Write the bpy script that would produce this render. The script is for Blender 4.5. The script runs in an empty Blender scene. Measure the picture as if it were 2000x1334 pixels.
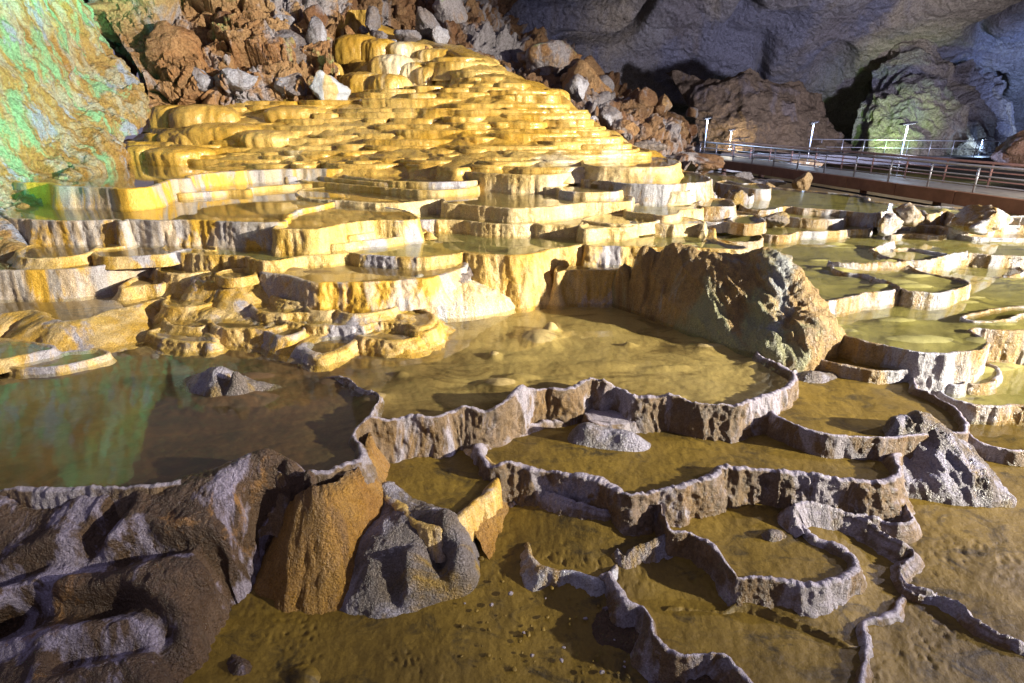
import bpy, math, random
import numpy as np
from mathutils import Vector, geometry

# ------------------------------------------------------------------ camera
F = 1150.0                      # focal length in photograph pixels (2000 wide)
PITCH = math.radians(21.3)
CZ = 5.2                        # eye height above the lowest mud
cam_d = bpy.data.cameras.new("camera")
cam = bpy.data.objects.new("camera", cam_d)
bpy.context.scene.collection.objects.link(cam)
cam_d.sensor_width = 36.0
cam_d.lens = 36.0 * F / 2000.0
cam_d.clip_start = 0.05
cam_d.clip_end = 500
cam.location = (0, 0, CZ)
cam.rotation_euler = (math.pi / 2 - PITCH, 0, 0)
bpy.context.scene.camera = cam

# ------------------------------------------------------------------ world, lights, exposure
sc = bpy.context.scene
world = bpy.data.worlds.new("World")
sc.world = world
world.use_nodes = True
bg = world.node_tree.nodes["Background"]
bg.inputs[0].default_value = (0.74, 0.68, 1.0, 1)
bg.inputs[1].default_value = 0.24
sc.view_settings.view_transform = 'Standard'
sc.view_settings.look = 'None'
sc.view_settings.exposure = 0.0
sc.view_settings.gamma = 1.0
sc.cycles.max_bounces = 8
sc.cycles.transparent_max_bounces = 12
sc.cycles.sample_clamp_indirect = 4.0
sc.cycles.use_denoising = True


def lamp(name, kind, loc, target, power, col, size=0.3, angle=60, blend=0.5):
    d = bpy.data.lights.new(name, kind)
    d.energy = power
    d.color = col
    if kind == 'SPOT':
        d.spot_size = math.radians(angle)
        d.spot_blend = blend
        d.shadow_soft_size = size
    elif kind == 'POINT':
        d.shadow_soft_size = size
    o = bpy.data.objects.new(name, d)
    o.location = loc
    if target is not None:
        o.rotation_euler = (Vector(target) - Vector(loc)).to_track_quat('-Z', 'Y').to_euler()
    sc.collection.objects.link(o)
    return o


# the show-cave floodlights: the key one stands beyond the right edge of the picture
lamp("cave_floodlight", 'SPOT', (42, -6, CZ + 7.6), (-1.0, 21.0, CZ - 1.6), 400000, (1.0, 0.92, 0.76), 0.35, 45, 0.85)
lamp("near_floodlight", 'SPOT', (15, 8, CZ + 1.2), (0.5, 5.2, CZ - 4.2), 5200, (0.72, 0.70, 1.0), 0.12, 50, 0.9)
# ------------------------------------------------------------------ pixel rays -> world points
def _ray(px, py):
    u = (px - 1000.0) / F
    v = (py - 667.0) / F
    cp, sp = math.cos(PITCH), math.sin(PITCH)
    return (u, cp - v * sp, -(sp + v * cp))          # x, y (forward), z


def P(px, py, h):
    """point at h metres below the eye seen at that place"""
    r = _ray(px, py)
    k = -h / r[2]
    return (r[0] * k, r[1] * k, CZ - h)


def Q(px, py, Y):
    """point at forward distance Y seen at that place"""
    r = _ray(px, py)
    k = Y / r[1]
    return (r[0] * k, Y, CZ + r[2] * k)


def Wd(px, Y, h):
    """point h below the eye, Y ahead, in the column px of the photograph"""
    t = Y * math.cos(PITCH) + h * math.sin(PITCH)
    return ((px - 1000.0) / F * t, Y, CZ - h)


def K(py):
    r = _ray(1000, py)
    return -r[2] / r[1]


# ------------------------------------------------------------------ gradient noise
_rs = np.random.RandomState(7)
_perm = _rs.permutation(256)
_perm = np.concatenate([_perm, _perm, _perm])
_grad = _rs.normal(size=(256, 3))
_grad /= np.linalg.norm(_grad, axis=1)[:, None]


def perlin(x, y, z=0.0):
    x, y, z = np.broadcast_arrays(np.asarray(x, float), np.asarray(y, float), np.asarray(z, float))
    xi, yi, zi = np.floor(x).astype(int), np.floor(y).astype(int), np.floor(z).astype(int)
    xf, yf, zf = x - xi, y - yi, z - zi
    f = lambda t: t * t * t * (t * (t * 6 - 15) + 10)
    u, v, w = f(xf), f(yf), f(zf)
    out = 0
    for dx in (0, 1):
        for dy in (0, 1):
            for dz in (0, 1):
                g = _grad[_perm[_perm[_perm[(xi + dx) & 255] + ((yi + dy) & 255)] + ((zi + dz) & 255)]]
                d = g[..., 0] * (xf - dx) + g[..., 1] * (yf - dy) + g[..., 2] * (zf - dz)
                wt = (u if dx else 1 - u) * (v if dy else 1 - v) * (w if dz else 1 - w)
                out = out + d * wt
    return out * 1.6


def fbm(x, y, z=0.0, o=4, g=0.5):
    a, s, t = 1.0, 0, 0
    for i in range(o):
        s = s + a * perlin(x * 2 ** i + 17.3 * i, y * 2 ** i - 9.1 * i, z * 2 ** i + 3.7 * i)
        t += a
        a *= g
    return s / t


def ridged(x, y, z=0.0, o=4, g=0.5):
    a, s, t = 1.0, 0, 0
    for i in range(o):
        s = s + a * (1 - 2 * np.abs(perlin(x * 2 ** i + 31.1 * i, y * 2 ** i + 5.9 * i, z * 2 ** i)))
        t += a
        a *= g
    return s / t


def blocks(x, y, z, tilt=.55, seed=3):
    """fractured rock: every cell is a tilted facet, cracks between"""
    xi, yi, zi = np.floor(x).astype(int), np.floor(y).astype(int), np.floor(z).astype(int)
    f1 = np.full(x.shape, 9.0); f2 = np.full(x.shape, 9.0); val = np.zeros(x.shape)
    for dx in (-1, 0, 1):
        for dy in (-1, 0, 1):
            for dz in (-1, 0, 1):
                cx, cy, cz = xi + dx, yi + dy, zi + dz
                hsh = _perm[_perm[_perm[cx & 255] + (cy & 255)] + ((cz + seed) & 255)]
                g = _grad[hsh]
                qx, qy, qz = cx + .5 + .45 * g[..., 0] - x, cy + .5 + .45 * g[..., 1] - y, cz + .5 + .45 * g[..., 2] - z
                d = qx * qx + qy * qy + qz * qz
                g2 = _grad[(hsh * 7 + 13) & 255]
                v = g2[..., 0] * .45 + tilt * (qx * g2[..., 1] + qy * g2[..., 2] + qz * g2[..., 0])
                m = d < f1
                f2 = np.where(m, f1, np.minimum(f2, d))
                val = np.where(m, v, val)
                f1 = np.where(m, d, f1)
    crack = np.clip((np.sqrt(f2) - np.sqrt(f1)) / .10, 0, 1)
    return val - .28 * (1 - crack)


# ------------------------------------------------------------------ objects
def tag(o, label=None, cat=None, group=None, kind=None):
    if label: o["label"] = label
    if cat: o["category"] = cat
    if group: o["group"] = group
    if kind: o["kind"] = kind
    return o


def mesh_obj(name, verts, faces, mat, parent=None, smooth=True, origin=None):
    """verts world coordinates; the object's origin goes to its base centre"""
    verts = np.asarray(verts, float).reshape(-1, 3)
    if parent is not None:
        org = np.array(parent["_org"]) if "_org" in parent else np.array(parent.location)
    elif origin is not None:
        org = np.array(origin, float)
    else:
        org = np.array([verts[:, 0].mean(), verts[:, 1].mean(), verts[:, 2].min()])
    me = bpy.data.meshes.new(name)
    v = verts - org
    me.vertices.add(len(v))
    me.vertices.foreach_set("co", v.astype(np.float32).ravel())
    if isinstance(faces, np.ndarray):
        nf, k = faces.shape
        me.loops.add(nf * k)
        me.loops.foreach_set("vertex_index", faces.astype(np.int32).ravel())
        me.polygons.add(nf)
        me.polygons.foreach_set("loop_start", np.arange(0, nf * k, k, dtype=np.int32))
    else:
        tot = sum(len(f) for f in faces)
        me.loops.add(tot)
        me.loops.foreach_set("vertex_index", np.array([i for f in faces for i in f], dtype=np.int32))
        me.polygons.add(len(faces))
        st = np.cumsum([0] + [len(f) for f in faces[:-1]]).astype(np.int32)
        me.polygons.foreach_set("loop_start", st)
    me.update(calc_edges=True)
    me.validate()
    me.polygons.foreach_set("use_smooth", [smooth] * len(me.polygons))
    if mat is not None:
        me.materials.append(mat)
    o = bpy.data.objects.new(name, me)
    sc.collection.objects.link(o)
    o["_org"] = [float(q) for q in org]
    if parent is not None:
        o.parent = parent
    else:
        o.location = org
    return o


def empty(name, loc):
    o = bpy.data.objects.new(name, None)
    o.location = loc
    sc.collection.objects.link(o)
    return o


def grid_faces(n, m, closed=False):
    """n rings along, m across"""
    i = np.arange(n if closed else n - 1)
    j = np.arange(m - 1)
    I, J = np.meshgrid(i, j, indexing='ij')
    a = I * m + J
    b = ((I + 1) % n) * m + J
    return np.stack([a, b, b + 1, a + 1], -1).reshape(-1, 4)


def catmull(pts, closed, step):
    """pts (N,k); arc length in the first two columns"""
    pts = np.asarray(pts, float)
    n = len(pts)
    out = []
    rng = n if closed else n - 1
    for i in range(rng):
        if closed:
            p0, p1, p2, p3 = pts[(i - 1) % n], pts[i], pts[(i + 1) % n], pts[(i + 2) % n]
        else:
            p0, p1, p2, p3 = pts[max(i - 1, 0)], pts[i], pts[i + 1], pts[min(i + 2, n - 1)]
        t0 = 0
        d1 = max(np.linalg.norm(p1[:2] - p0[:2]), 1e-4) ** .5
        d2 = max(np.linalg.norm(p2[:2] - p1[:2]), 1e-4) ** .5
        d3 = max(np.linalg.norm(p3[:2] - p2[:2]), 1e-4) ** .5
        L = np.linalg.norm(p2[:2] - p1[:2])
        k = max(2, int(math.ceil(L / step)))
        t = np.linspace(0, 1, k, endpoint=False)[:, None]
        m1 = (p1 - p0) / d1 - (p2 - p0) / (d1 + d2) + (p2 - p1) / d2
        m2 = (p2 - p1) / d2 - (p3 - p1) / (d2 + d3) + (p3 - p2) / d3
        m1 = m1 * d2
        m2 = m2 * d2
        out.append((2 * t**3 - 3 * t**2 + 1) * p1 + (t**3 - 2 * t**2 + t) * m1 + (-2 * t**3 + 3 * t**2) * p2 + (t**3 - t**2) * m2)
    if not closed:
        out.append(pts[-1:])
    return np.concatenate(out)


def smooth_loop(a, k, closed=True):
    if k < 1: return a
    ker = np.hanning(2 * k + 3)[1:-1]
    ker /= ker.sum()
    pad = np.concatenate([a[-k:], a, a[:k]]) if closed else np.concatenate([np.repeat(a[:1], k, 0), a, np.repeat(a[-1:], k, 0)])
    if a.ndim == 1:
        return np.convolve(pad, ker, 'valid')
    return np.stack([np.convolve(pad[:, c], ker, 'valid') for c in range(a.shape[1])], 1)


def inside(poly, x, y):
    if len(poly) > 260:
        poly = poly[::max(1, len(poly) // 260)]
    px, py = poly[:, 0], poly[:, 1]
    qx, qy = np.roll(px, -1), np.roll(py, -1)
    res = np.zeros(len(x), bool)
    for a, b, c, d in zip(px, py, qx, qy):
        if b == d: continue
        m = ((b > y) != (d > y)) & (x < (c - a) * (y - b) / (d - b) + a)
        res ^= m
    return res


GROUND = []
ISLANDS = []          # (x, y, rx, ry, height)  mud heaps on the pool floors


def floor_mesh(poly, zfun, th=0.003, rr=1.0055):
    """a polar grid round the viewing platform, cut to the outline"""
    r = np.hypot(poly[:, 0], poly[:, 1])
    a = np.arctan2(poly[:, 0], poly[:, 1])
    a0, a1 = max(a.min(), -0.95), min(a.max(), 0.95)
    na = max(4, int((a1 - a0) / th))
    r0, r1 = max(r.min(), 2.0), r.max()
    nr = max(4, int(math.log(r1 / r0) / math.log(rr)))
    A = np.linspace(a0, a1, na)
    R = r0 * (r1 / r0) ** np.linspace(0, 1, nr)
    RR, AA = np.meshgrid(R, A, indexing='ij')
    x, y = RR * np.sin(AA), RR * np.cos(AA)
    ok = inside(poly, x.ravel(), y.ravel()).reshape(x.shape)
    f = grid_faces(nr, na)
    keep = ok.ravel()[f].any(1)
    f = f[keep]
    used = np.unique(f)
    if len(used) == 0: return None, None
    mp = np.full(nr * na, -1)
    mp[used] = np.arange(len(used))
    xs, ys = x.ravel()[used], y.ravel()[used]
    return np.stack([xs, ys, zfun(xs, ys)], 1), mp[f][:, ::-1]


def islands(x, y):
    z = np.zeros_like(x)
    for (ix, iy, rx, ry, hh) in ISLANDS:
        d = ((x - ix) / rx) ** 2 + ((y - iy) / ry) ** 2
        d = d * (1 + .55 * fbm(x * 3.1, y * 3.1, 4.0, 3))
        z = np.maximum(z, hh * np.exp(-np.maximum(d, 0) ** 1.25))
    return z


PGROUP = "rimstone pools stepping down the cave floor"


def pool(label, h, pts, mat, floor_mat, drop=.4, lip=.035, flare=.14, thick=.05, depth=.07, water=True,
         ribs=.018, ribf=5.0, bulge=.0, crest=.022, wob=.055, pw=1.6, name="rimstone_pool", parent=None,
         wmat=None, famp=.02, step=None, world_pts=None, low=.7, ribz=.22, single=False):
    z0 = CZ - h
    if parent is None and mat in (M_GOLDW, M_CREAMW, M_GREYW):      # brim full, thick wet lips
        lip, crest, thick, ribs = lip * .4, .009, thick * 1.5, ribs * 1.35
    elif parent is None and mat is M_RIGHTW:
        lip, crest, thick, ribs = lip * .6, .015, thick * 1.1, ribs * 1.3
    if world_pts is not None:
        W = np.asarray(world_pts, float)
    else:
        W = []
        for p in pts:
            dh = p[2] if len(p) > 2 else 0.0
            w = P(p[0], p[1], h - lip - dh)
            W.append((w[0], w[1], dh))
        W = np.array(W)
    dist = np.hypot(W[:, 0], W[:, 1]).min()
    st = step or max(.014, .0027 * dist)
    C = catmull(W, True, st)
    area = 0.5 * np.sum(C[:, 0] * np.roll(C[:, 1], -1) - np.roll(C[:, 0], -1) * C[:, 1])
    if area < 0: C = C[::-1]
    # natural wandering of the rim
    x, y, dh = C[:, 0], C[:, 1], np.maximum(C[:, 2], 0)
    T = np.roll(C[:, :2], -1, 0) - np.roll(C[:, :2], 1, 0)
    N = np.stack([T[:, 1], -T[:, 0]], 1)
    N /= np.linalg.norm(N, axis=1)[:, None] + 1e-9
    w = wob * fbm(x * 2.2, y * 2.2, h, 3) + wob * .5 * fbm(x * 6.5, y * 6.5, h, 2)
    C2 = C[:, :2] + N * w[:, None]
    T = np.roll(C2, -1, 0) - np.roll(C2, 1, 0)
    N = np.stack([T[:, 1], -T[:, 0]], 1)
    N = smooth_loop(N, max(1, int((flare + .05) / st)))
    N /= np.linalg.norm(N, axis=1)[:, None] + 1e-9
    x, y = C2[:, 0], C2[:, 1]
    zc = z0 + lip + dh + crest * fbm(x * 5, y * 5, h * 3, 3) + crest * .8 * fbm(x * 16, y * 16, h, 2)
    th = thick * np.clip(1 + 1.1 * fbm(x * 2.4, y * 2.4, 9.0, 3), .45, 2.0)
    fl = flare * np.clip(1 + 1.5 * fbm(x * 1.3 + 4, y * 1.3, h, 2), .35, 2.2)
    H = (zc - z0) + drop
    M = 22 if dist < 14 else (16 if dist < 20 else 11)
    M = max(M, min(40, int(np.mean(H) / max(.012, dist * .0022))))
    rs, zs, ws = [], [], []
    inner = [(-1.9, 1.0), (-1.25, .75), (-.85, .4), (-.55, .16), (-.28, .04)]
    for a, b in inner:
        rs.append(a * th); zs.append(zc - (zc - z0 + depth + .05) * b); ws.append(np.full_like(th, .25))
    rs.append(0 * th); zs.append(zc); ws.append(np.full_like(th, .3))
    rs.append(.3 * th); zs.append(zc - .08 * th); ws.append(np.full_like(th, .5))
    for t in np.linspace(0, 1, M) ** 1.15:
        r = .55 * th + fl * t ** pw + bulge * math.exp(-((t - .12) / .1) ** 2) - bulge * .4 * math.exp(-((t - .45) / .22) ** 2)
        rs.append(r); zs.append(zc - .02 - H * t)
        ws.append(np.full_like(th, min(1, .6 + 2 * t)))
    R, Z, Wt = np.array(rs).T, np.array(zs).T, np.array(ws).T
    X = x[:, None] + N[:, :1] * R
    Y = y[:, None] + N[:, 1:] * R
    rib = .65 * ridged(X * ribf, Y * ribf, Z * ribf * ribz, 3, .6) + .5 * fbm(X * ribf * 3, Y * ribf * 3, Z * ribf * 1.6, 3)
    d = Wt * ribs * rib + low * ribs * 2.0 * fbm(X * 1.7, Y * 1.7, Z * 1.1, 2) * Wt
    X = X + N[:, :1] * d
    Y = Y + N[:, 1:] * d
    Z = Z + .25 * d * (Wt < 1)
    V = np.stack([X, Y, Z], -1)
    n, m = V.shape[:2]
    if parent is None:
        o = mesh_obj(name, V.reshape(-1, 3), grid_faces(n, m, True), mat, origin=(x.mean(), y.mean(), z0 - drop))
        tag(o, label, "rimstone pool", PGROUP)
    else:
        o = mesh_obj(name, V.reshape(-1, 3), grid_faces(n, m, True), mat, parent)
    inner_poly = C2 - N * (.5 * th)[:, None]

    def zf(xs, ys):
        z = z0 - depth * (.75 + .5 * fbm(xs * .8, ys * .8, 2.0, 2)) + famp * fbm(xs * 2.2, ys * 2.2, 5.0, 4)
        z = z + famp * .35 * fbm(xs * 11, ys * 11, 5.0, 2)
        return z + islands(xs, ys)
    if not single:
        fv, ff = floor_mesh(inner_poly, zf)
        if fv is not None:
            mesh_obj("pool_floor", fv, ff, floor_mat, o)
        if water:
            wp = C2 - N * (.3 * th)[:, None]
            wp = wp[::max(1, len(wp) // 500)]
            tris = geometry.tessellate_polygon([[Vector((a, b, 0)) for a, b in wp]])
            wv = np.column_stack([wp, np.full(len(wp), z0)])
            f = []
            for t in tris:
                a, b, c = wv[t[0]], wv[t[1]], wv[t[2]]
                cr = (b[0] - a[0]) * (c[1] - a[1]) - (b[1] - a[1]) * (c[0] - a[0])
                f.append(tuple(t) if cr > 0 else (t[0], t[2], t[1]))
            mesh_obj("water", wv, f, wmat or M_WATER, o, smooth=False)
    else:
        wp = inner_poly[::max(1, len(inner_poly) // 120)]
        tris = geometry.tessellate_polygon([[Vector((a, b, 0)) for a, b in wp]])
        wv = np.column_stack([wp, np.full(len(wp), z0 + lip * .35)])
        f = []
        for t in tris:
            a, b, c = wv[t[0]], wv[t[1]], wv[t[2]]
            cr = (b[0] - a[0]) * (c[1] - a[1]) - (b[1] - a[1]) * (c[0] - a[0])
            f.append(tuple(t) if cr > 0 else (t[0], t[2], t[1]))
        mesh_obj("wet_top", wv, f, floor_mat, o, smooth=False)
    return o


def ridge(label, base, pts, mat, w=.05, foot=.16, ribs=.016, name="rimstone_ridge", asym=0.0, ribf=6.0, cat="rimstone ridge", group=None, crest=.045, wob=.04, parent=None):
    """open rim: pts = (px, py, height above the floor level), py is the crest"""
    W = []
    for p in pts:
        b = p[3] if len(p) > 3 else base
        if b is None:                      # stand it on the mud
            b = 4.7
            for _ in range(12):
                g_ = P(p[0], p[1], b - p[2])
                b = .5 * b + .5 * (CZ - float(GROUND[0](np.array([g_[0]]), np.array([g_[1]]))[0]))
        w_ = P(p[0], p[1], b - p[2])
        W.append((w_[0], w_[1], p[2], CZ - b))
    W = np.array(W)
    dist = np.hypot(W[:, 0], W[:, 1]).min()
    st = max(.01, .0024 * dist)
    C = catmull(W, False, st)
    x, y = C[:, 0], C[:, 1]
    T = np.gradient(C[:, :2], axis=0)
    N = np.stack([T[:, 1], -T[:, 0]], 1)
    N /= np.linalg.norm(N, axis=1)[:, None] + 1e-9
    o_ = wob * fbm(x * 2.5, y * 2.5, 1.7, 3) + wob * .4 * fbm(x * 9, y * 9, 1.7, 2)
    x = x + N[:, 0] * o_
    y = y + N[:, 1] * o_
    T = np.stack([np.gradient(x), np.gradient(y)], 1)
    N = np.stack([T[:, 1], -T[:, 0]], 1)
    N = smooth_loop(N, max(1, int(foot * .6 / st)), False)
    N /= np.linalg.norm(N, axis=1)[:, None] + 1e-9
    H = np.maximum(C[:, 2], .004) + crest * fbm(x * 6, y * 6, 2.2, 3) * np.minimum(1, C[:, 2] / .1) + crest * .7 * fbm(x * 18, y * 18, 7., 2) * np.minimum(1, C[:, 2] / .1)
    zb = C[:, 3]
    m = 12
    cols = []
    prof = []
    for s in (-1, 1):
        l = [(s * u, t) for u, t in zip(np.linspace(0, 1, m) ** 1.0, np.linspace(0, 1, m) ** .8)]
        prof.append(l)
    full = prof[0][::-1][:-1] + [(0, 0)] + prof[1][1:]
    R, Z, Wt = [], [], []
    hf = np.minimum(1, .35 + H / .25)
    wf = np.clip(.25 + H / .08, 0, 1)
    for s, t in full:
        a = abs(s)
        side = 1 + asym * (1 if s > 0 else -1)
        r = np.sign(s) * (w * wf * min(1, a * 4) ** 1.2 + foot * side * a ** 1.5 * hf)
        R.append(r * np.ones_like(H)); Z.append(zb + H - (H + .09) * (t ** .95 if a > .01 else 0)); Wt.append(np.full_like(H, .25 + .75 * min(1, a * 2)))
    R, Z, Wt = np.array(R).T, np.array(Z).T, np.array(Wt).T
    X = x[:, None] + N[:, :1] * R
    Y = y[:, None] + N[:, 1:] * R
    d = ribs * 1.5 * (.6 * ridged(X * ribf, Y * ribf, Z * ribf * .6, 3, .6) + .8 * fbm(X * ribf * 2.6, Y * ribf * 2.6, Z * ribf * 2.2, 4, .6)) * Wt
    sg = np.sign(R)
    X = X + N[:, :1] * d * sg
    Y = Y + N[:, 1:] * d * sg
    Z = Z + d * .5
    V = np.stack([X, Y, Z], -1)
    f = grid_faces(V.shape[0], V.shape[1])[:, ::-1]
    o = mesh_obj(name, V.reshape(-1, 3), f, mat, parent)
    if parent is None:
        tag(o, label, cat, group or "free standing rims between the pools")
    return o


def fit_surface(ctrl, c=.12, lam=1e-3):
    """multiquadric height surface through (x, y, z) points"""
    A = np.asarray(ctrl, float)
    n = len(A)
    D = np.sqrt((A[:, None, 0] - A[None, :, 0]) ** 2 + (A[:, None, 1] - A[None, :, 1]) ** 2 + c * c)
    B = np.zeros((n + 3, n + 3))
    B[:n, :n] = -D + lam * np.eye(n)
    B[:n, n] = 1; B[:n, n + 1:] = A[:, :2]
    B[n, :n] = 1; B[n + 1:, :n] = A[:, :2].T
    s = np.linalg.lstsq(B, np.concatenate([A[:, 2], [0, 0, 0]]), rcond=None)[0]

    def f(x, y):
        sh = np.shape(x)
        x, y = np.ravel(x), np.ravel(y)
        z = s[n] + s[n + 1] * x + s[n + 2] * y
        for i in range(n):
            z = z - s[i] * np.sqrt((x - A[i, 0]) ** 2 + (y - A[i, 1]) ** 2 + c * c)
        return z.reshape(sh)
    return f


def rock_patch(label, edge, inner, mat, name="rock_outcrop", cat="rock", sp=None, amp=.05, fr=2.0, c=.12, group=None,
               disp=None, stretch=(1, 1, 1), fine=.012, byY=False, blur=0):
    """boulder or outcrop surface: edge = outline on the floor (px,py,h); inner = points on it"""
    E = np.array([Wd(*p) if byY else P(*p) for p in edge])
    I = np.array([Q(*p) if byY else P(*p) for p in inner])
    dist = np.hypot(E[:, 0], E[:, 1]).min()
    poly = catmull(E, True, .05)                       # keeps z as third column
    per = np.sum(np.hypot(*(np.roll(poly[:, :2], -1, 0) - poly[:, :2]).T))
    k = max(1, int(len(poly) / 70))
    f = fit_surface(np.concatenate([poly[::k], I]), c)
    sp = sp or max(.012, dist * .0024)
    M = .10
    x0, x1, y0, y1 = poly[:, 0].min() - M, poly[:, 0].max() + M, poly[:, 1].min() - M, poly[:, 1].max() + M
    nx, ny = int((x1 - x0) / sp) + 2, int((y1 - y0) / sp) + 2
    X, Y = np.meshgrid(np.linspace(x0, x1, nx), np.linspace(y0, y1, ny), indexing='ij')
    ins = inside(poly[:, :2], X.ravel(), Y.ravel()).reshape(X.shape)
    dmin = np.full(X.shape, 1e9); ze = np.zeros(X.shape)
    for q in poly[::max(1, len(poly) // 160)]:
        d2 = np.hypot(X - q[0], Y - q[1])
        m = d2 < dmin
        dmin[m] = d2[m]; ze[m] = q[2]
    Z = f(X, Y)
    for _ in range(blur):
        Zp = np.pad(Z, 1, mode='edge')
        Z = (Zp[:-2, 1:-1] + Zp[2:, 1:-1] + Zp[1:-1, :-2] + Zp[1:-1, 2:] + 2 * Zp[1:-1, 1:-1]) / 6
    out = ~ins
    Z[out] = ze[out]
    w = np.clip(dmin / .05, 0, 1)
    Z = np.where(ins, ze * (1 - w) + Z * w, ze - dmin * 2.0)
    gx, gy = np.gradient(Z, X[:, 0], Y[0])
    NN = np.stack([-gx, -gy, np.ones_like(Z)], -1)
    NN /= np.linalg.norm(NN, axis=-1)[..., None]
    sx, sy, sz = stretch
    d = amp * (.8 * fbm(X * fr * sx, Y * fr * sy, Z * fr * sz, 4, .5) + .5 * ridged(X * fr * 1.7 * sx + 3, Y * fr * 1.7 * sy, Z * fr * 1.7 * sz, 4, .55))
    d = d + fine * fbm(X * 17, Y * 17, Z * 17, 3, .6)
    if disp is not None: d = d + disp(X, Y, Z)
    d = d * np.where(ins, np.clip(dmin / .12, .15, 1), .1)
    V = np.stack([X, Y, Z], -1) + NN * d[..., None]
    fc = grid_faces(nx, ny)
    keep = (ins | (dmin < M * .9)).ravel()[fc].all(1)
    fc = fc[keep]
    used = np.unique(fc)
    mp = np.full(nx * ny, -1); mp[used] = np.arange(len(used))
    o = mesh_obj(name, V.reshape(-1, 3)[used], mp[fc], mat)
    if cat: tag(o, label, cat, group)
    return o


def sheet(label, rows, mat, n, m, amp=.3, fr=.4, name="cave_wall", cat=None, group=None, kind=None, fine=.03, ffr=4.0, ridge_amp=.6, parent=None, stretch=(1, 1, 1), flip=False, extra=None, steps=0.0, blk=None):
    """free surface through a grid of (px, py, forward distance)"""
    G = np.array([[Q(*p) for p in r] for r in rows])
    def interp(A, k):
        t = np.linspace(0, A.shape[0] - 1, k)
        i = np.minimum(t.astype(int), A.shape[0] - 2)
        u = (t - i)[:, None, None]
        g = lambda q: A[np.clip(q, 0, A.shape[0] - 1)]
        p0, p1, p2, p3 = g(i - 1), g(i), g(i + 1), g(i + 2)
        return .5 * (2 * p1 + (p2 - p0) * u + (2 * p0 - 5 * p1 + 4 * p2 - p3) * u**2 + (3 * p1 - p0 - 3 * p2 + p3) * u**3)
    S = interp(G, n)
    S = interp(S.transpose(1, 0, 2), m).transpose(1, 0, 2)
    du = np.gradient(S, axis=0); dv = np.gradient(S, axis=1)
    N = np.cross(du, dv)
    N /= np.linalg.norm(N, axis=-1)[..., None] + 1e-9
    toc = np.array([0, 0, CZ]) - S
    N *= np.sign((N * toc).sum(-1))[..., None]
    x, y, z = [S[..., i] * fr * stretch[i] for i in range(3)]
    wx = x + .5 * fbm(x * .7, y * .7, z * .7 + 9, 2)
    d = amp * (fbm(wx, y, z, 5, .5) + ridge_amp * ridged(wx * 1.3 + 7, y * 1.3, z * 1.3, 5, .5))
    if steps:
        q = fbm(wx * .9 + 4, y * .9, z * .9, 3) * 4
        d = d + steps * (np.floor(q) + np.clip((q - np.floor(q)) * 4, 0, 1))
    if blk:
        for a_, f_ in blk:
            wq = .35 * perlin(S[..., 0] * f_ * 1.5, S[..., 1] * f_ * 1.5, S[..., 2] * f_ * 1.5)
            d = d + a_ * blocks(S[..., 0] * f_ + wq, S[..., 1] * f_ - wq, S[..., 2] * f_ * 1.3 + wq)
    d = d + fine * ridged(S[..., 0] * ffr * stretch[0], S[..., 1] * ffr * stretch[1], S[..., 2] * ffr * stretch[2], 4, .6)
    if extra is not None: d = d + extra(S)
    S = S + N * d[..., None]
    o = mesh_obj(name, S.reshape(-1, 3), grid_faces(n, m), mat, parent)
    tag(o, label, cat, group, kind)
    return o


def boulder(label, centre, size, mat, seed=0, sub=4, cuts=9, amp=.12, fr=1.6, name="boulder", cat="boulder", group=None, parent=None, rot=0.0, fine=.03):
    """faceted rock: a sphere clipped by random planes, then roughened"""
    import bmesh
    rs = np.random.RandomState(seed)
    bm = bmesh.new()
    bmesh.ops.create_icosphere(bm, subdivisions=sub, radius=1.0)
    V = np.array([v.co[:] for v in bm.verts])
    Fc = np.array([[v.index for v in f.verts] for f in bm.faces])
    bm.free()
    for k in range(cuts):
        nn = rs.normal(size=3); nn /= np.linalg.norm(nn)
        dd = rs.uniform(.42, .8)
        e = V @ nn - dd
        V = V - np.where(e > 0, e * .93, 0)[:, None] * nn
    c0, s0 = math.cos(rot), math.sin(rot)
    nrm = V / (np.linalg.norm(V, axis=1)[:, None] + 1e-9)
    o_ = rs.uniform(0, 50, 3)
    d = amp * fbm(V[:, 0] * fr + o_[0], V[:, 1] * fr + o_[1], V[:, 2] * fr + o_[2], 4) + amp * .8 * ridged(V[:, 0] * fr * 1.6 + o_[1], V[:, 1] * fr * 1.6, V[:, 2] * fr * 2.4 + o_[0], 5, .6) \
        + fine * fbm(V[:, 0] * 9 + o_[0], V[:, 1] * 9, V[:, 2] * 9, 3)
    if sub >= 4:
        d = d * .6 + .12 * blocks(V[:, 0] * 1.5 + o_[0], V[:, 1] * 1.5 + o_[1], V[:, 2] * 1.9 + o_[2]) + .06 * blocks(V[:, 0] * 3.6 + o_[0], V[:, 1] * 3.6 + o_[1], V[:, 2] * 4.2 + o_[2])
    V = V + nrm * d[:, None]
    V = V * np.array(size) / 1.0
    V = np.stack([V[:, 0] * c0 - V[:, 1] * s0, V[:, 0] * s0 + V[:, 1] * c0, V[:, 2]], 1)
    V = V + np.array(centre)
    o = mesh_obj(name, V, Fc, mat, parent)
    if parent is None: tag(o, label, cat, group)
    return o


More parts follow.
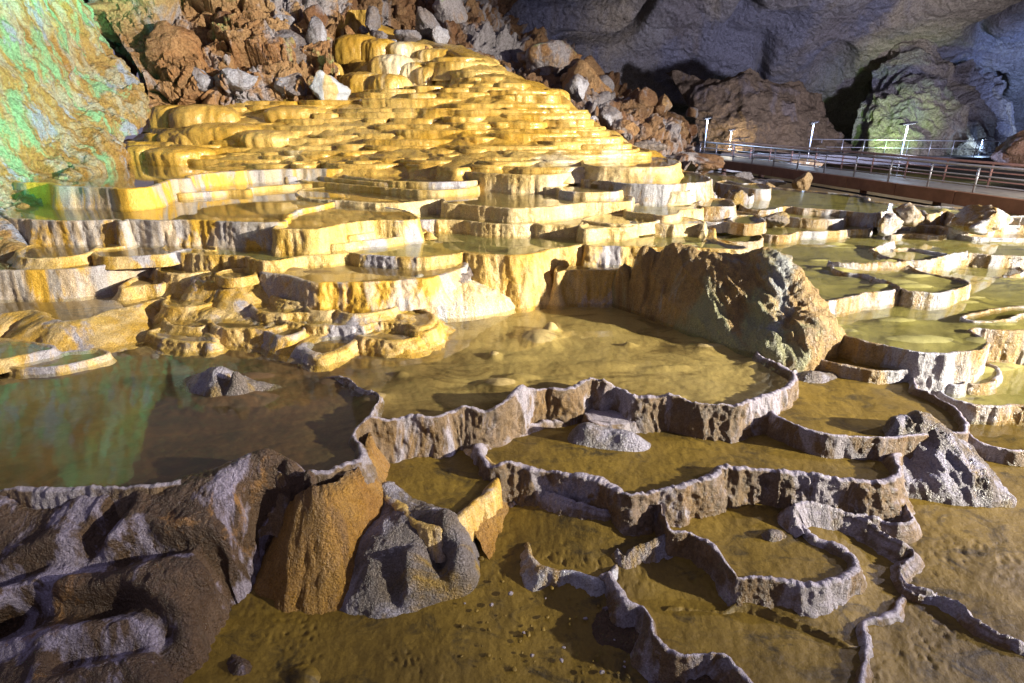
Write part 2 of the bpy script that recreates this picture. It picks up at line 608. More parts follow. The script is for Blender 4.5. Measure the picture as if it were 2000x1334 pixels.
def tube(p0, p1, r, n=8, cap=True):
    p0, p1 = np.array(p0, float), np.array(p1, float)
    d = p1 - p0
    d /= np.linalg.norm(d) + 1e-9
    a = np.cross(d, [0, 0, 1.0])
    if np.linalg.norm(a) < 1e-3: a = np.cross(d, [0, 1.0, 0])
    a /= np.linalg.norm(a)
    b = np.cross(d, a)
    an = np.linspace(0, 2 * np.pi, n, endpoint=False)
    ring = np.cos(an)[:, None] * a + np.sin(an)[:, None] * b
    V = np.concatenate([p0 + r * ring, p1 + r * ring])
    Fs = [(i, (i + 1) % n, n + (i + 1) % n, n + i) for i in range(n)]
    if cap:
        Fs += [tuple(range(n))[::-1], tuple(range(n, 2 * n))]
    return V, Fs


def box_o(c, ax, ay, az):
    """oriented box from centre and three half-axis vectors"""
    c, ax, ay, az = [np.array(v, float) for v in (c, ax, ay, az)]
    V = np.array([c + i * ax + j * ay + k * az for k in (-1, 1) for j in (-1, 1) for i in (-1, 1)])
    Fs = [(0, 2, 3, 1), (4, 5, 7, 6), (0, 1, 5, 4), (2, 6, 7, 3), (0, 4, 6, 2), (1, 3, 7, 5)]
    return V, Fs


def join(parts):
    V, Fs, o = [], [], 0
    for v, f in parts:
        V.append(v); Fs += [tuple(i + o for i in q) for q in f]; o += len(v)
    return np.concatenate(V), Fs


def bevel(o, w):
    m = o.modifiers.new("bevel", 'BEVEL'); m.width = w; m.segments = 2; m.limit_method = 'ANGLE'

# ------------------------------------------------------------------ materials
def _nt(name):
    m = bpy.data.materials.new(name)
    m.use_nodes = True
    nt = m.node_tree
    for n in list(nt.nodes): nt.nodes.remove(n)
    out = nt.nodes.new('ShaderNodeOutputMaterial')
    return m, nt, out


def _noise(nt, vec, scale, detail=6, rough=.6, dist=0.0):
    n = nt.nodes.new('ShaderNodeTexNoise')
    n.inputs['Scale'].default_value = scale
    n.inputs['Detail'].default_value = detail
    n.inputs['Roughness'].default_value = rough
    n.inputs['Distortion'].default_value = dist
    nt.links.new(vec, n.inputs['Vector'])
    return n.outputs[0]


def _ramp(nt, fac, a, b, ca=(0, 0, 0, 1), cb=(1, 1, 1, 1)):
    r = nt.nodes.new('ShaderNodeValToRGB')
    r.color_ramp.elements[0].position = a
    r.color_ramp.elements[1].position = b
    r.color_ramp.elements[0].color = ca
    r.color_ramp.elements[1].color = cb
    nt.links.new(fac, r.inputs[0])
    return r.outputs[0]


def _mix(nt, fac, a, b, mode='MIX'):
    m = nt.nodes.new('ShaderNodeMix')
    m.data_type = 'RGBA'
    m.blend_type = mode
    for s, v in ((m.inputs[0], fac), (m.inputs[6], a), (m.inputs[7], b)):
        if isinstance(v, (int, float)): s.default_value = v
        elif isinstance(v, tuple): s.default_value = (*v, 1) if len(v) == 3 else v
        else: nt.links.new(v, s)
    return m.outputs[2]


def _math(nt, op, a, b=0.0):
    m = nt.nodes.new('ShaderNodeMath')
    m.operation = op
    for i, v in enumerate((a, b)):
        if isinstance(v, (int, float)): m.inputs[i].default_value = v
        else: nt.links.new(v, m.inputs[i])
    return m.outputs[0]


def _pos(nt, scale=(1, 1, 1), rot=(0, 0, 0), loc=(0, 0, 0)):
    g = nt.nodes.new('ShaderNodeNewGeometry')
    mp = nt.nodes.new('ShaderNodeMapping')
    mp.inputs['Scale'].default_value = scale
    mp.inputs['Rotation'].default_value = rot
    mp.inputs['Location'].default_value = loc
    nt.links.new(g.outputs['Position'], mp.inputs['Vector'])
    return mp.outputs[0]


def rock_mat(name, c1, c2, c3=None, c3_amt=.0, s=.6, streak=0.0, streak_col=None, top=None, top_lo=.55, top_hi=.9, rough=.42,
             bump=.5, bscale=14, bdist=.03, coat=.0, sc3=.5, rot=(0, 0, 0), fine=45, spec=.5, drips=0.0, c4=None, c4_amt=0, sc4=.3, dark=.45, stx=(3.2, 3.2, .3)):
    m, nt, out = _nt(name)
    L = nt.links
    b = nt.nodes.new('ShaderNodeBsdfPrincipled')
    L.new(b.outputs[0], out.inputs[0])
    p = _pos(nt, rot=rot)
    n1 = _noise(nt, p, s, 8, .62, .4)
    col = _mix(nt, _ramp(nt, n1, .38, .62), c1, c2)
    n2 = _noise(nt, p, s * 7, 8, .7)
    col = _mix(nt, _ramp(nt, n2, .3, .75), _mix(nt, 1.0, col, (dark + .2, dark + .17, dark + .12), 'MULTIPLY'), col)
    pst = _pos(nt, stx, rot)
    if streak:
        n3 = _noise(nt, pst, 1.0, 5, .6, .3)
        col = _mix(nt, _math(nt, 'MULTIPLY', _ramp(nt, n3, .46, .60), streak), col, streak_col or c2)
    if c3 is not None:
        n4 = _noise(nt, _pos(nt, (1, 1, .35), rot, (5, 3, 1)), sc3, 7, .62, .6)
        col = _mix(nt, _ramp(nt, n4, .62 - c3_amt * .25, .68 - c3_amt * .25), col, c3)
    if c4 is not None:
        n5 = _noise(nt, _pos(nt, (1, 1, .6), rot, (15, 9, 7)), sc4, 7, .65, .8)
        col = _mix(nt, _ramp(nt, n5, .64 - c4_amt * .25, .72 - c4_amt * .25), col, c4)
    if top is not None:
        g = nt.nodes.new('ShaderNodeNewGeometry')
        sx = nt.nodes.new('ShaderNodeSeparateXYZ')
        L.new(g.outputs['Normal'], sx.inputs[0])
        t = _math(nt, 'ADD', sx.outputs[2], _math(nt, 'MULTIPLY', _math(nt, 'SUBTRACT', _noise(nt, p, 5, 5, .6), .5), .5))
        col = _mix(nt, _ramp(nt, t, top_lo, top_hi), col, top)
    grain = _noise(nt, p, fine * 1.1, 4, .75)
    col = _mix(nt, _ramp(nt, grain, .34, .60), _mix(nt, 1.0, col, (.50, .46, .42), 'MULTIPLY'), col)
    L.new(col, b.inputs['Base Color'])
    nr = _noise(nt, p, 9, 4, .6)
    mr = nt.nodes.new('ShaderNodeMapRange')
    mr.inputs[1].default_value = .3; mr.inputs[2].default_value = .7
    mr.inputs[3].default_value = max(.08, rough - .16); mr.inputs[4].default_value = rough + .2
    L.new(nr, mr.inputs[0])
    L.new(mr.outputs[0], b.inputs['Roughness'])
    b.inputs['Specular IOR Level'].default_value = spec
    if coat:
        b.inputs['Coat Weight'].default_value = coat
        b.inputs['Coat Roughness'].default_value = .18
    hgt = _noise(nt, p, bscale, 8, .68)
    hf = _noise(nt, p, fine, 5, .7)
    hh = _math(nt, 'ADD', hgt, _math(nt, 'MULTIPLY', hf, .6))
    vo = nt.nodes.new('ShaderNodeTexVoronoi')
    vo.inputs['Scale'].default_value = bscale * 1.6
    L.new(_mix(nt, .25, p, _noise_col(nt, p, bscale * .7), 'ADD'), vo.inputs['Vector'])
    hh = _math(nt, 'ADD', hh, _math(nt, 'MULTIPLY', vo.outputs['Distance'], -.45))
    if drips:
        nd = _noise(nt, _pos(nt, (1, 1, .12), rot), bscale * .8, 4, .55)
        hh = _math(nt, 'ADD', hh, _math(nt, 'MULTIPLY', nd, drips))
    bp = nt.nodes.new('ShaderNodeBump')
    bp.inputs['Strength'].default_value = bump
    bp.inputs['Distance'].default_value = bdist
    L.new(hh, bp.inputs['Height'])
    L.new(bp.outputs[0], b.inputs['Normal'])
    return m


def mud_mat(name, c1, c2, dark=(.07, .05, .015), rough=.45, ripple=0.0, s=.9, bump=.5, spec=.5, grit=.5, west=None):
    m, nt, out = _nt(name)
    L = nt.links
    b = nt.nodes.new('ShaderNodeBsdfPrincipled')
    L.new(b.outputs[0], out.inputs[0])
    p = _pos(nt)
    col = _mix(nt, _ramp(nt, _noise(nt, p, s, 7, .6, .8), .35, .65), c1, c2)
    col = _mix(nt, _ramp(nt, _noise(nt, _pos(nt, (1, 1.6, 1), (0, 0, .4), (3, 8, 0)), s * 1.7, 8, .68, 1.2), .52, .66), col, dark)  # dark patches: silt, plus pool shadow painted into the mud colour
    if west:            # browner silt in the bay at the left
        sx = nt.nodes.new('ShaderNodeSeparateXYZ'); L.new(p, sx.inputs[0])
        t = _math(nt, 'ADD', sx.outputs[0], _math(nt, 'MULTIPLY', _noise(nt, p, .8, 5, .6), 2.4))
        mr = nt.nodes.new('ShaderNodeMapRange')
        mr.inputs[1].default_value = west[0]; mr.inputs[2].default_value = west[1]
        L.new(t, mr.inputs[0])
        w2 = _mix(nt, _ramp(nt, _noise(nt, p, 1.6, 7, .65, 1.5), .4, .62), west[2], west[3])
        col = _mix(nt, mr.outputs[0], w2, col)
    fine = _noise(nt, p, 30, 6, .7)
    col = _mix(nt, _ramp(nt, fine, .3, .7), _mix(nt, 1.0, col, (.72, .7, .62), 'MULTIPLY'), col)
    L.new(col, b.inputs['Base Color'])
    b.inputs['Roughness'].default_value = rough
    b.inputs['Specular IOR Level'].default_value = spec
    h = _math(nt, 'ADD', _math(nt, 'MULTIPLY', _noise(nt, p, 11, 8, .72), .8), _math(nt, 'MULTIPLY', fine, .35 * grit))
    # flakes of dried crust
    vo = nt.nodes.new('ShaderNodeTexVoronoi'); vo.feature = 'F1'
    vo.inputs['Scale'].default_value = 22
    wv = _mix(nt, .2, p, _noise_col(nt, p, 5), 'ADD')
    L.new(wv, vo.inputs['Vector'])
    msk = _ramp(nt, _noise(nt, p, 1.3, 4, .6), .5, .62)
    h = _math(nt, 'ADD', h, _math(nt, 'MULTIPLY', _math(nt, 'MULTIPLY', vo.outputs['Distance'], msk), .25 * grit))
    if ripple:
        w = nt.nodes.new('ShaderNodeTexWave')
        w.inputs['Scale'].default_value = 2.2
        w.inputs['Distortion'].default_value = 7
        w.inputs['Detail'].default_value = 3
        w.inputs['Detail Scale'].default_value = .8
        L.new(_pos(nt, (.55, 1, 1), (0, 0, math.radians(65))), w.inputs['Vector'])
        h = _math(nt, 'ADD', h, _math(nt, 'MULTIPLY', w.outputs[1], ripple))
    bp = nt.nodes.new('ShaderNodeBump')
    bp.inputs['Strength'].default_value = bump
    bp.inputs['Distance'].default_value = .04
    L.new(h, bp.inputs['Height'])
    L.new(bp.outputs[0], b.inputs['Normal'])
    return m


def _noise_col(nt, vec, scale):
    n = nt.nodes.new('ShaderNodeTexNoise')
    n.inputs['Scale'].default_value = scale
    nt.links.new(vec, n.inputs['Vector'])
    return n.outputs[1]


def water_mat(name, tint, rip=.02):
    m, nt, out = _nt(name)
    L = nt.links
    tr = nt.nodes.new('ShaderNodeBsdfTransparent')
    tr.inputs[0].default_value = (*tint, 1)
    gl = nt.nodes.new('ShaderNodeBsdfGlossy')
    gl.inputs[0].default_value = (.95, .95, .95, 1)
    gl.inputs['Roughness'].default_value = .035
    # Schlick reflectance, the same from above and from below the surface
    g = nt.nodes.new('ShaderNodeNewGeometry')
    dt = nt.nodes.new('ShaderNodeVectorMath'); dt.operation = 'DOT_PRODUCT'
    L.new(g.outputs['Incoming'], dt.inputs[0]); L.new(g.outputs['Normal'], dt.inputs[1])
    c = _math(nt, 'ABSOLUTE', dt.outputs['Value'])
    fr = _math(nt, 'ADD', _math(nt, 'MULTIPLY', _math(nt, 'POWER', _math(nt, 'SUBTRACT', 1.0, c), 5.0), .98), .02)
    mx = nt.nodes.new('ShaderNodeMixShader')
    L.new(fr, mx.inputs[0]); L.new(tr.outputs[0], mx.inputs[1]); L.new(gl.outputs[0], mx.inputs[2])
    L.new(mx.outputs[0], out.inputs[0])
    bp = nt.nodes.new('ShaderNodeBump')
    bp.inputs['Strength'].default_value = rip
    bp.inputs['Distance'].default_value = .05
    L.new(_noise(nt, _pos(nt), 2.2, 3, .5), bp.inputs['Height'])
    L.new(bp.outputs[0], gl.inputs['Normal'])
    return m


def plain_mat(name, col, rough=.5, metal=0.0, emit=None, es=0.0, var=.15, scale=8):
    m, nt, out = _nt(name)
    L = nt.links
    b = nt.nodes.new('ShaderNodeBsdfPrincipled')
    L.new(b.outputs[0], out.inputs[0])
    p = _pos(nt)
    dk = tuple(c * (1 - var * 2.5) if var < .4 else 0 for c in col)
    L.new(_mix(nt, _ramp(nt, _noise(nt, p, scale, 6, .6), .35, .65), dk, col), b.inputs['Base Color'])
    b.inputs['Roughness'].default_value = rough
    b.inputs['Metallic'].default_value = metal
    if emit:
        b.inputs['Emission Color'].default_value = (*emit, 1)
        b.inputs['Emission Strength'].default_value = es
    bp = nt.nodes.new('ShaderNodeBump'); bp.inputs['Strength'].default_value = .15; bp.inputs['Distance'].default_value = .01
    L.new(_noise(nt, p, 40, 4, .6), bp.inputs['Height']); L.new(bp.outputs[0], b.inputs['Normal'])
    return m


GOLD = (.68, .41, .05)
GOLDL = (.78, .56, .18)
CREAM = (.84, .72, .48)
GREY = (.42, .40, .44)
ORANGE = (.55, .26, .05)
BROWN = (.20, .115, .045)
MUD = (.16, .105, .018)
OLIVE = (.30, .24, .06)

M_WATER = water_mat("pool_water", (.93, .92, .80))
M_CASC = rock_mat("golden_flowstone", GOLD, GOLDL, CREAM, .12, s=.25, streak=.35, streak_col=(.5, .28, .05), rough=.30, bump=.4, bscale=9, bdist=.06, fine=30, drips=1.0, sc3=.15, coat=.4)
M_CASC_TOP = mud_mat("wet_yellow_flowstone_top", (.34, .24, .06), (.45, .33, .10), (.2, .13, .03), rough=.3, s=.5, bump=.2, grit=.2)
M_GOLDW = rock_mat("golden_rimstone", GOLD, GOLDL, GREY, .35, s=.5, streak=.35, streak_col=CREAM, rough=.36, bump=.55, bscale=16, bdist=.04, drips=.9, sc3=.7)
M_ORANGEW = rock_mat("orange_wet_flowstone", (.36, .18, .035), (.46, .26, .05), (.26, .15, .06), .3, s=.8, streak=.3, streak_col=(.40, .25, .09), rough=.42, bump=.8, bscale=12, bdist=.06, drips=1.0, sc3=1.0)
M_GREYW = rock_mat("grey_rimstone", GREY, (.60, .56, .52), GOLD, .55, s=.5, streak=.5, streak_col=(.66, .45, .18), rough=.42, bump=.5, bscale=16, bdist=.035, drips=.5, sc3=.8)
M_CREAMW = rock_mat("cream_rimstone", CREAM, GOLDL, GREY, .2, s=.45, streak=.4, streak_col=(.6, .4, .14), rough=.34, bump=.45, bscale=12, bdist=.05, drips=1.2, sc3=.5)
M_BROWNW = rock_mat("brown_crusted_rimstone", (.22, .16, .10), (.27, .165, .06), (.36, .33, .37), .45, s=1.2, streak=.12, streak_col=(.36, .33, .37), rough=.4, bump=.8, bscale=22, bdist=.03, drips=.6, sc3=1.6, top=(.50, .46, .54), top_lo=.62, top_hi=1.0)
M_RIGHTW = rock_mat("ochre_white_rimstone", (.44, .27, .07), (.46, .33, .14), (.47, .47, .52), .5, s=.9, streak=.5, streak_col=(.52, .52, .57), rough=.3, bump=.7, bscale=18, bdist=.04, drips=1.2, sc3=1.2)
M_MUD = mud_mat("ochre_mud", MUD, (.25, .165, .024), rough=.52, s=1.1, bump=.45, spec=.35)
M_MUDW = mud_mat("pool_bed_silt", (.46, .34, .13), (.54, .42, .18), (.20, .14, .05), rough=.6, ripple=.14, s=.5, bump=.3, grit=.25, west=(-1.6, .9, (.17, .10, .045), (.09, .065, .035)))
M_MUDG = mud_mat("green_pool_bed", (.31, .29, .09), (.42, .38, .15), (.11, .10, .045), rough=.6, s=.6, bump=.3, grit=.2)
M_MUDB = mud_mat("brown_pool_bed", (.26, .17, .06), (.36, .25, .10), (.10, .08, .05), rough=.6, s=.6, bump=.3, grit=.25)
M_FORE = rock_mat("brown_wet_rock", (.10, .06, .035), (.18, .115, .07), (.36, .32, .42), .40, s=1.1, rough=.38, bump=.9, bscale=12, bdist=.05, sc3=1.8, c4=(.34, .18, .06), c4_amt=.2, sc4=2.0)
M_GREYROCK = rock_mat("grey_pitted_rock", (.36, .33, .35), (.28, .23, .18), (.46, .44, .52), .5, s=1.4, rough=.36, bump=1.0, bscale=14, bdist=.07, sc3=1.3, c4=(.42, .28, .08), c4_amt=.35, sc4=1.1)
M_MOUND = rock_mat("ribbed_brown_flowstone", (.44, .29, .10), (.54, .37, .15), (.32, .32, .17), .25, s=.9, streak=.5, streak_col=(.15, .1, .045), rough=.42, bump=.8, bscale=9, bdist=.07, drips=1.5, sc3=.6, c4=(.34, .36, .36), c4_amt=.30, sc4=.7)
M_LUMP = rock_mat("cream_blue_flowstone", (.72, .52, .2), CREAM, (.50, .54, .62), .5, s=1.0, rough=.3, bump=.6, bscale=11, bdist=.05, drips=1.0, sc3=1.0)
M_LWALL = rock_mat("green_lit_limestone_wall", (.52, .35, .12), (.42, .22, .055), (.26, .46, .26), .38, s=.5, streak=.55, streak_col=(.48, .54, .50), rough=.45, bump=.9, bscale=3.5, bdist=.18, fine=16, sc3=.8, c4=(.34, .38, .50), c4_amt=.35, sc4=.9, stx=(1.6, 1.6, .4), rot=(0, math.radians(-28), 0))  # green patches: green lamp light painted into the colour, along with algae
M_BOULD = rock_mat("orange_brown_boulder_stone", (.40, .20, .08), (.50, .32, .16), (.36, .33, .36), .45, s=.35, rough=.45, bump=.9, bscale=2.6, bdist=.2, fine=12, sc3=.3, c4=(.40, .52, .22), c4_amt=.12, sc4=.35)
M_DARKB = rock_mat("dark_rust_stone", (.20, .09, .04), (.30, .18, .09), (.27, .25, .28), .5, s=.5, rough=.5, bump=.9, bscale=2.6, bdist=.2, fine=12, sc3=.35)
M_GREYB = rock_mat("pale_grey_stone", (.27, .26, .31), (.25, .20, .18), (.38, .38, .45), .4, s=.8, rough=.45, bump=.9, bscale=4, bdist=.12, fine=14, sc3=.5)
M_BACK = rock_mat("grey_cave_limestone", (.21, .19, .20), (.27, .26, .26), (.17, .17, .21), .45, s=.12, rough=.7, bump=1.0, bscale=1.6, bdist=.5, fine=7, sc3=.08, c4=(.33, .28, .2), c4_amt=.3, sc4=.06, spec=.2)
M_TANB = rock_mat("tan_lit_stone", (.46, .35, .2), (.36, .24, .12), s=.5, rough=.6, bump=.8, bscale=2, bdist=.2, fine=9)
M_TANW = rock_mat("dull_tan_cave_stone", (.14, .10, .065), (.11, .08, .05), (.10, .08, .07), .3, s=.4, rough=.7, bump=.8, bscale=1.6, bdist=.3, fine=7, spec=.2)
M_CONC = plain_mat("red_brown_painted_concrete", (.30, .16, .10), .6, var=.12, scale=2)
M_DECK = plain_mat("grey_concrete_deck", (.40, .39, .36), .6, var=.12, scale=3)
M_RAIL = plain_mat("galvanised_rail_metal", (.48, .50, .56), .35, .7, var=.08)
M_RAILR = plain_mat("rusty_pink_rail_metal", (.42, .26, .24), .45, .4, var=.1)
M_DARKM = plain_mat("dark_metal", (.05, .05, .06), .5, .5)
M_LED = plain_mat("cool_white_tube", (.8, .85, 1), .4, 0, (.28, .48, 1.0), 3.2, var=0)
M_LEDS = plain_mat("lit_lamp_lens", (.8, .85, 1), .4, 0, (.8, .88, 1.0), 8, var=0)
# ================================================================== THE GROUND
def build_ground():
    c = [(-400, 1500, 5.1), (300, 1500, 5.0), (600, 1330, 4.98), (1000, 1330, 4.98), (1500, 1330, 4.98), (1950, 1330, 4.85),
         (2500, 1500, 4.9), (600, 1200, 4.93), (900, 1230, 4.9), (1100, 1180, 4.86), (1450, 1210, 4.85), (1000, 1080, 4.72),
         (1000, 975, 4.5), (1100, 970, 4.4), (1200, 1000, 4.46), (1060, 1010, 4.52), (1330, 1000, 4.56), (1600, 1000, 4.54), (1450, 965, 4.5), (1250, 980, 4.52), (1700, 1240, 4.82), (1750, 1180, 4.78), (1680, 1300, 4.86), (1550, 1100, 4.62), (1380, 1130, 4.74),
         (1850, 1050, 4.58), (1980, 1180, 4.66), (1900, 900, 4.52), (1990, 960, 4.52), (2300, 1000, 4.55), (1950, 820, 4.5), (2400, 800, 4.5),
         (1300, 830, 4.6), (1000, 830, 4.6), (500, 1000, 4.7), (0, 1000, 4.8), (-600, 1000, 4.9), (1800, 700, 4.4), (1300, 600, 4.3), (600, 600, 4.4),
         (-500, 600, 4.5), (2300, 600, 4.2), (1800, 500, 4.0), (1200, 480, 4.0), (600, 480, 4.0), (0, 480, 4.1), (2000, 420, 3.9), (1500, 400, 4.1), (2600, 420, 3.9)]
    f = fit_surface([P(*q) for q in c], .6)
    GROUND.append(f)
    r = 2.2 * (32 / 2.2) ** np.linspace(0, 1, 620)
    a = np.linspace(-.98, .98, 640)
    R, A = np.meshgrid(r, a, indexing='ij')
    X, Y = R * np.sin(A), R * np.cos(A)
    Z = f(X, Y)
    near = np.clip((13 - R) / 5, 0, 1)
    Z = Z + near * (.02 * fbm(X * 1.3, Y * 1.3, 1.0, 4) + .008 * fbm(X * 5, Y * 5, 2.0, 4) + .006 * ridged(X * 9, Y * 9, 3.0, 3))
    fl = np.clip(fbm(X * 1.1 + 5, Y * 1.1, 8, 3) * 3, 0, 1)
    Z = Z + near * fl * .014 * np.clip(ridged(X * 13, Y * 13, 6, 2) * 2, -1, 1)
    o = mesh_obj("cave_floor", np.stack([X, Y, Z], -1).reshape(-1, 3), grid_faces(*X.shape)[:, ::-1], M_MUD)
    tag(o, "ochre mud floor of the cave between the rims", None, None, "structure")
    # far ground carrying everything, out beyond the walkways
    V = np.array([[-90, 12, CZ - 6.2], [120, 12, CZ - 4.9], [120, 130, CZ - 4.9], [-90, 130, CZ - 6.2]])
    o = mesh_obj("cave_bottom", V, [(0, 1, 2, 3)], M_MUDB)
    tag(o, "dark rock floor under the walkways", None, None, "structure")


build_ground()

# ================================================================== WALLS OF THE CAVE
# left wall: a leaning limestone slab, green lamp light painted into its patches
sheet("leaning limestone wall with green lamplight, blue and gold tones on the left",
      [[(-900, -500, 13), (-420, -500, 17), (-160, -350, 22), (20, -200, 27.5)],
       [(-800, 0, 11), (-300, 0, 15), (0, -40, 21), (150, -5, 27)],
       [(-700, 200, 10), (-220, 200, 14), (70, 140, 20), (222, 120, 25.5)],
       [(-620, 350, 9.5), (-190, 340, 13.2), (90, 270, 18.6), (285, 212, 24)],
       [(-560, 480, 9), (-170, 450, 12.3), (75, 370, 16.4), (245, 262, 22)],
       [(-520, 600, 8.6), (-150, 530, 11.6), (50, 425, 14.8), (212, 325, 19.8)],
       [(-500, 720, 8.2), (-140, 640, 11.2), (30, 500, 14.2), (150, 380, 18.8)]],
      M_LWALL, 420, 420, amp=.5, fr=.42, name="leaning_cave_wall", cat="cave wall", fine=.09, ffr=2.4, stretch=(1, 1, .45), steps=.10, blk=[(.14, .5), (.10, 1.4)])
# toe of the wall running down to the pools
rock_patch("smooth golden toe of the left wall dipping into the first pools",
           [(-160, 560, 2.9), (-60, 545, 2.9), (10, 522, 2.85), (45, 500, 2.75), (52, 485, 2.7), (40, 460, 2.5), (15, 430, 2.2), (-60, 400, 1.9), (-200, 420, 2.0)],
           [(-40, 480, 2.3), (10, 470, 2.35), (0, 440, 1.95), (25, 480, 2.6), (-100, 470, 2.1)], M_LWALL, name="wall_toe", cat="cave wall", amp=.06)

# back slope of broken rock behind the cascade
sheet("brown rubble slope climbing behind the golden cascade",
      [[(60, -200, 33), (400, -200, 38), (700, -160, 42), (900, -90, 46), (1010, -60, 50)],
       [(150, 30, 30), (400, 20, 34), (680, 0, 38.5), (900, 10, 42), (1010, 75, 46)],
       [(240, 110, 28.5), (420, 110, 31.5), (680, 60, 38), (960, 100, 39.5), (1170, 160, 41)],
       [(280, 185, 27.5), (450, 190, 29.5), (700, 160, 35), (1090, 190, 34), (1270, 230, 36)],
       [(280, 260, 27), (450, 300, 29), (750, 300, 31), (1200, 260, 29), (1340, 300, 31)],
       [(280, 330, 27), (450, 360, 29), (750, 360, 31), (1270, 330, 26), (1372, 350, 28)]],
      M_DARKB, 420, 640, amp=.6, fr=.2, name="rubble_slope", cat="rock slope", fine=.12, ffr=1.4, ridge_amp=.6, blk=[(1.5, .33), (.7, .8), (.25, 1.9)])

sheet("fractured rust, grey and green rock face above the upper pool at the top left",
      [[(130, -160, 29), (300, -200, 31), (450, -200, 33), (600, -180, 35), (700, -150, 37)],
       [(165, -20, 28), (300, -30, 29.5), (440, -20, 30.5), (590, -20, 32.5), (690, 0, 35)],
       [(215, 50, 27.2), (320, 45, 28.3), (440, 55, 29.2), (560, 60, 30), (655, 60, 31.5)],
       [(262, 120, 26.6), (345, 118, 27.2), (440, 120, 28), (545, 125, 28.4), (648, 120, 29.5)],
       [(288, 172, 26.2), (360, 176, 26.8), (450, 180, 27), (560, 186, 27.2), (665, 186, 27.8)],
       [(290, 215, 26.2), (360, 220, 26.8), (450, 225, 27), (560, 225, 27.2), (680, 225, 27.8)]],
      M_BOULD, 420, 460, amp=.35, fr=.35, name="fractured_rock_face", cat="rock face", fine=.07, ffr=2.2, ridge_amp=.8, blk=[(1.25, .42), (.55, 1.0), (.22, 2.3)])

# far wall and roof of the chamber
def wall_creases(S):
    x, y, z = S[..., 0], S[..., 1], S[..., 2]
    a = fbm(x * .05, y * .05, z * .09 + 3, 2)
    return -2.2 * np.exp(-(a / .035) ** 2) - 1.3 * np.exp(-((a - .28) / .03) ** 2) - 1.2 * np.exp(-((a + .3) / .03) ** 2) \
        + .35 * ridged(x * .16, y * .16, z * .3, 3)


sheet("grey far wall and roof of the cave chamber with dark creases",
      [[(500, -700, 40), (900, -700, 38), (1300, -700, 36), (1700, -700, 34), (2100, -700, 32), (2600, -700, 30)],
       [(600, -250, 56), (900, -250, 52), (1250, -250, 48), (1650, -250, 44), (2100, -250, 42), (2600, -250, 40)],
       [(680, -60, 62), (930, -40, 58), (1250, -30, 56), (1650, -20, 54), (2050, -20, 52), (2500, -20, 50)],
       [(800, 60, 60), (1010, 70, 59), (1290, 90, 60), (1650, 110, 60), (2020, 120, 58), (2400, 120, 54)],
       [(900, 150, 58), (1100, 160, 58), (1330, 190, 63), (1650, 220, 66), (2010, 200, 63), (2400, 200, 58)],
       [(1000, 240, 55), (1200, 260, 58), (1400, 285, 66), (1680, 300, 70), (2000, 300, 66), (2400, 310, 60)],
       [(1000, 330, 54), (1200, 340, 58), (1420, 330, 66), (1680, 330, 70), (2000, 340, 66), (2400, 350, 60)]],
      M_BACK, 380, 520, amp=1.3, fr=.085, name="far_cave_wall", cat="cave wall", fine=.28, ffr=1.1, ridge_amp=.35, extra=wall_creases)
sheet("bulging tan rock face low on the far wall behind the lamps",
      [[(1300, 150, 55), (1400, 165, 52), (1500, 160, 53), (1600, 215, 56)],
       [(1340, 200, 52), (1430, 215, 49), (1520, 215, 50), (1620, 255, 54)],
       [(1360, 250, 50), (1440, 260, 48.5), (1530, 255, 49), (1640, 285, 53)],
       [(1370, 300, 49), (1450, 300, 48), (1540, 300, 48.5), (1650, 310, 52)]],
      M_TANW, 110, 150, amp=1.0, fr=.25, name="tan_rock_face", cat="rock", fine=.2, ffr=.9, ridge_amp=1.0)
sheet("pale jagged buttress behind the upper walkway",
      [[(1740, 140, 60), (1790, 110, 58), (1850, 150, 57), (1930, 190, 60)],
       [(1700, 200, 56), (1770, 190, 53), (1850, 200, 54), (1950, 240, 57)],
       [(1670, 250, 54), (1760, 250, 51), (1860, 250, 52), (1970, 270, 56)],
       [(1650, 315, 53), (1760, 315, 50), (1870, 315, 51), (1990, 315, 55)]],
      M_BACK, 130, 170, amp=1.5, fr=.2, name="pale_buttress", cat="rock", fine=.3, ffr=.8, ridge_amp=1.3, stretch=(1, 1, .5))

# ================================================================== BOULDERS
def by_px(label, px, py, w, hgt, Y, mat, seed, rot=0, depth=None, group=None, amp=.12, cuts=9, name="boulder", cat="boulder", sub=4, fr=1.6):
    """px,py = middle of the boulder as seen; w,hgt in photo pixels at distance Y"""
    c = Q(px, py, Y)
    k = Y / F * 1.02
    return boulder(label, c, (w * k / 2 * 1.15, (depth or w * .8) * k / 2 * 1.1, hgt * k / 2 * 1.2), mat, seed, sub, cuts, amp, fr, name, cat, group, None, rot)


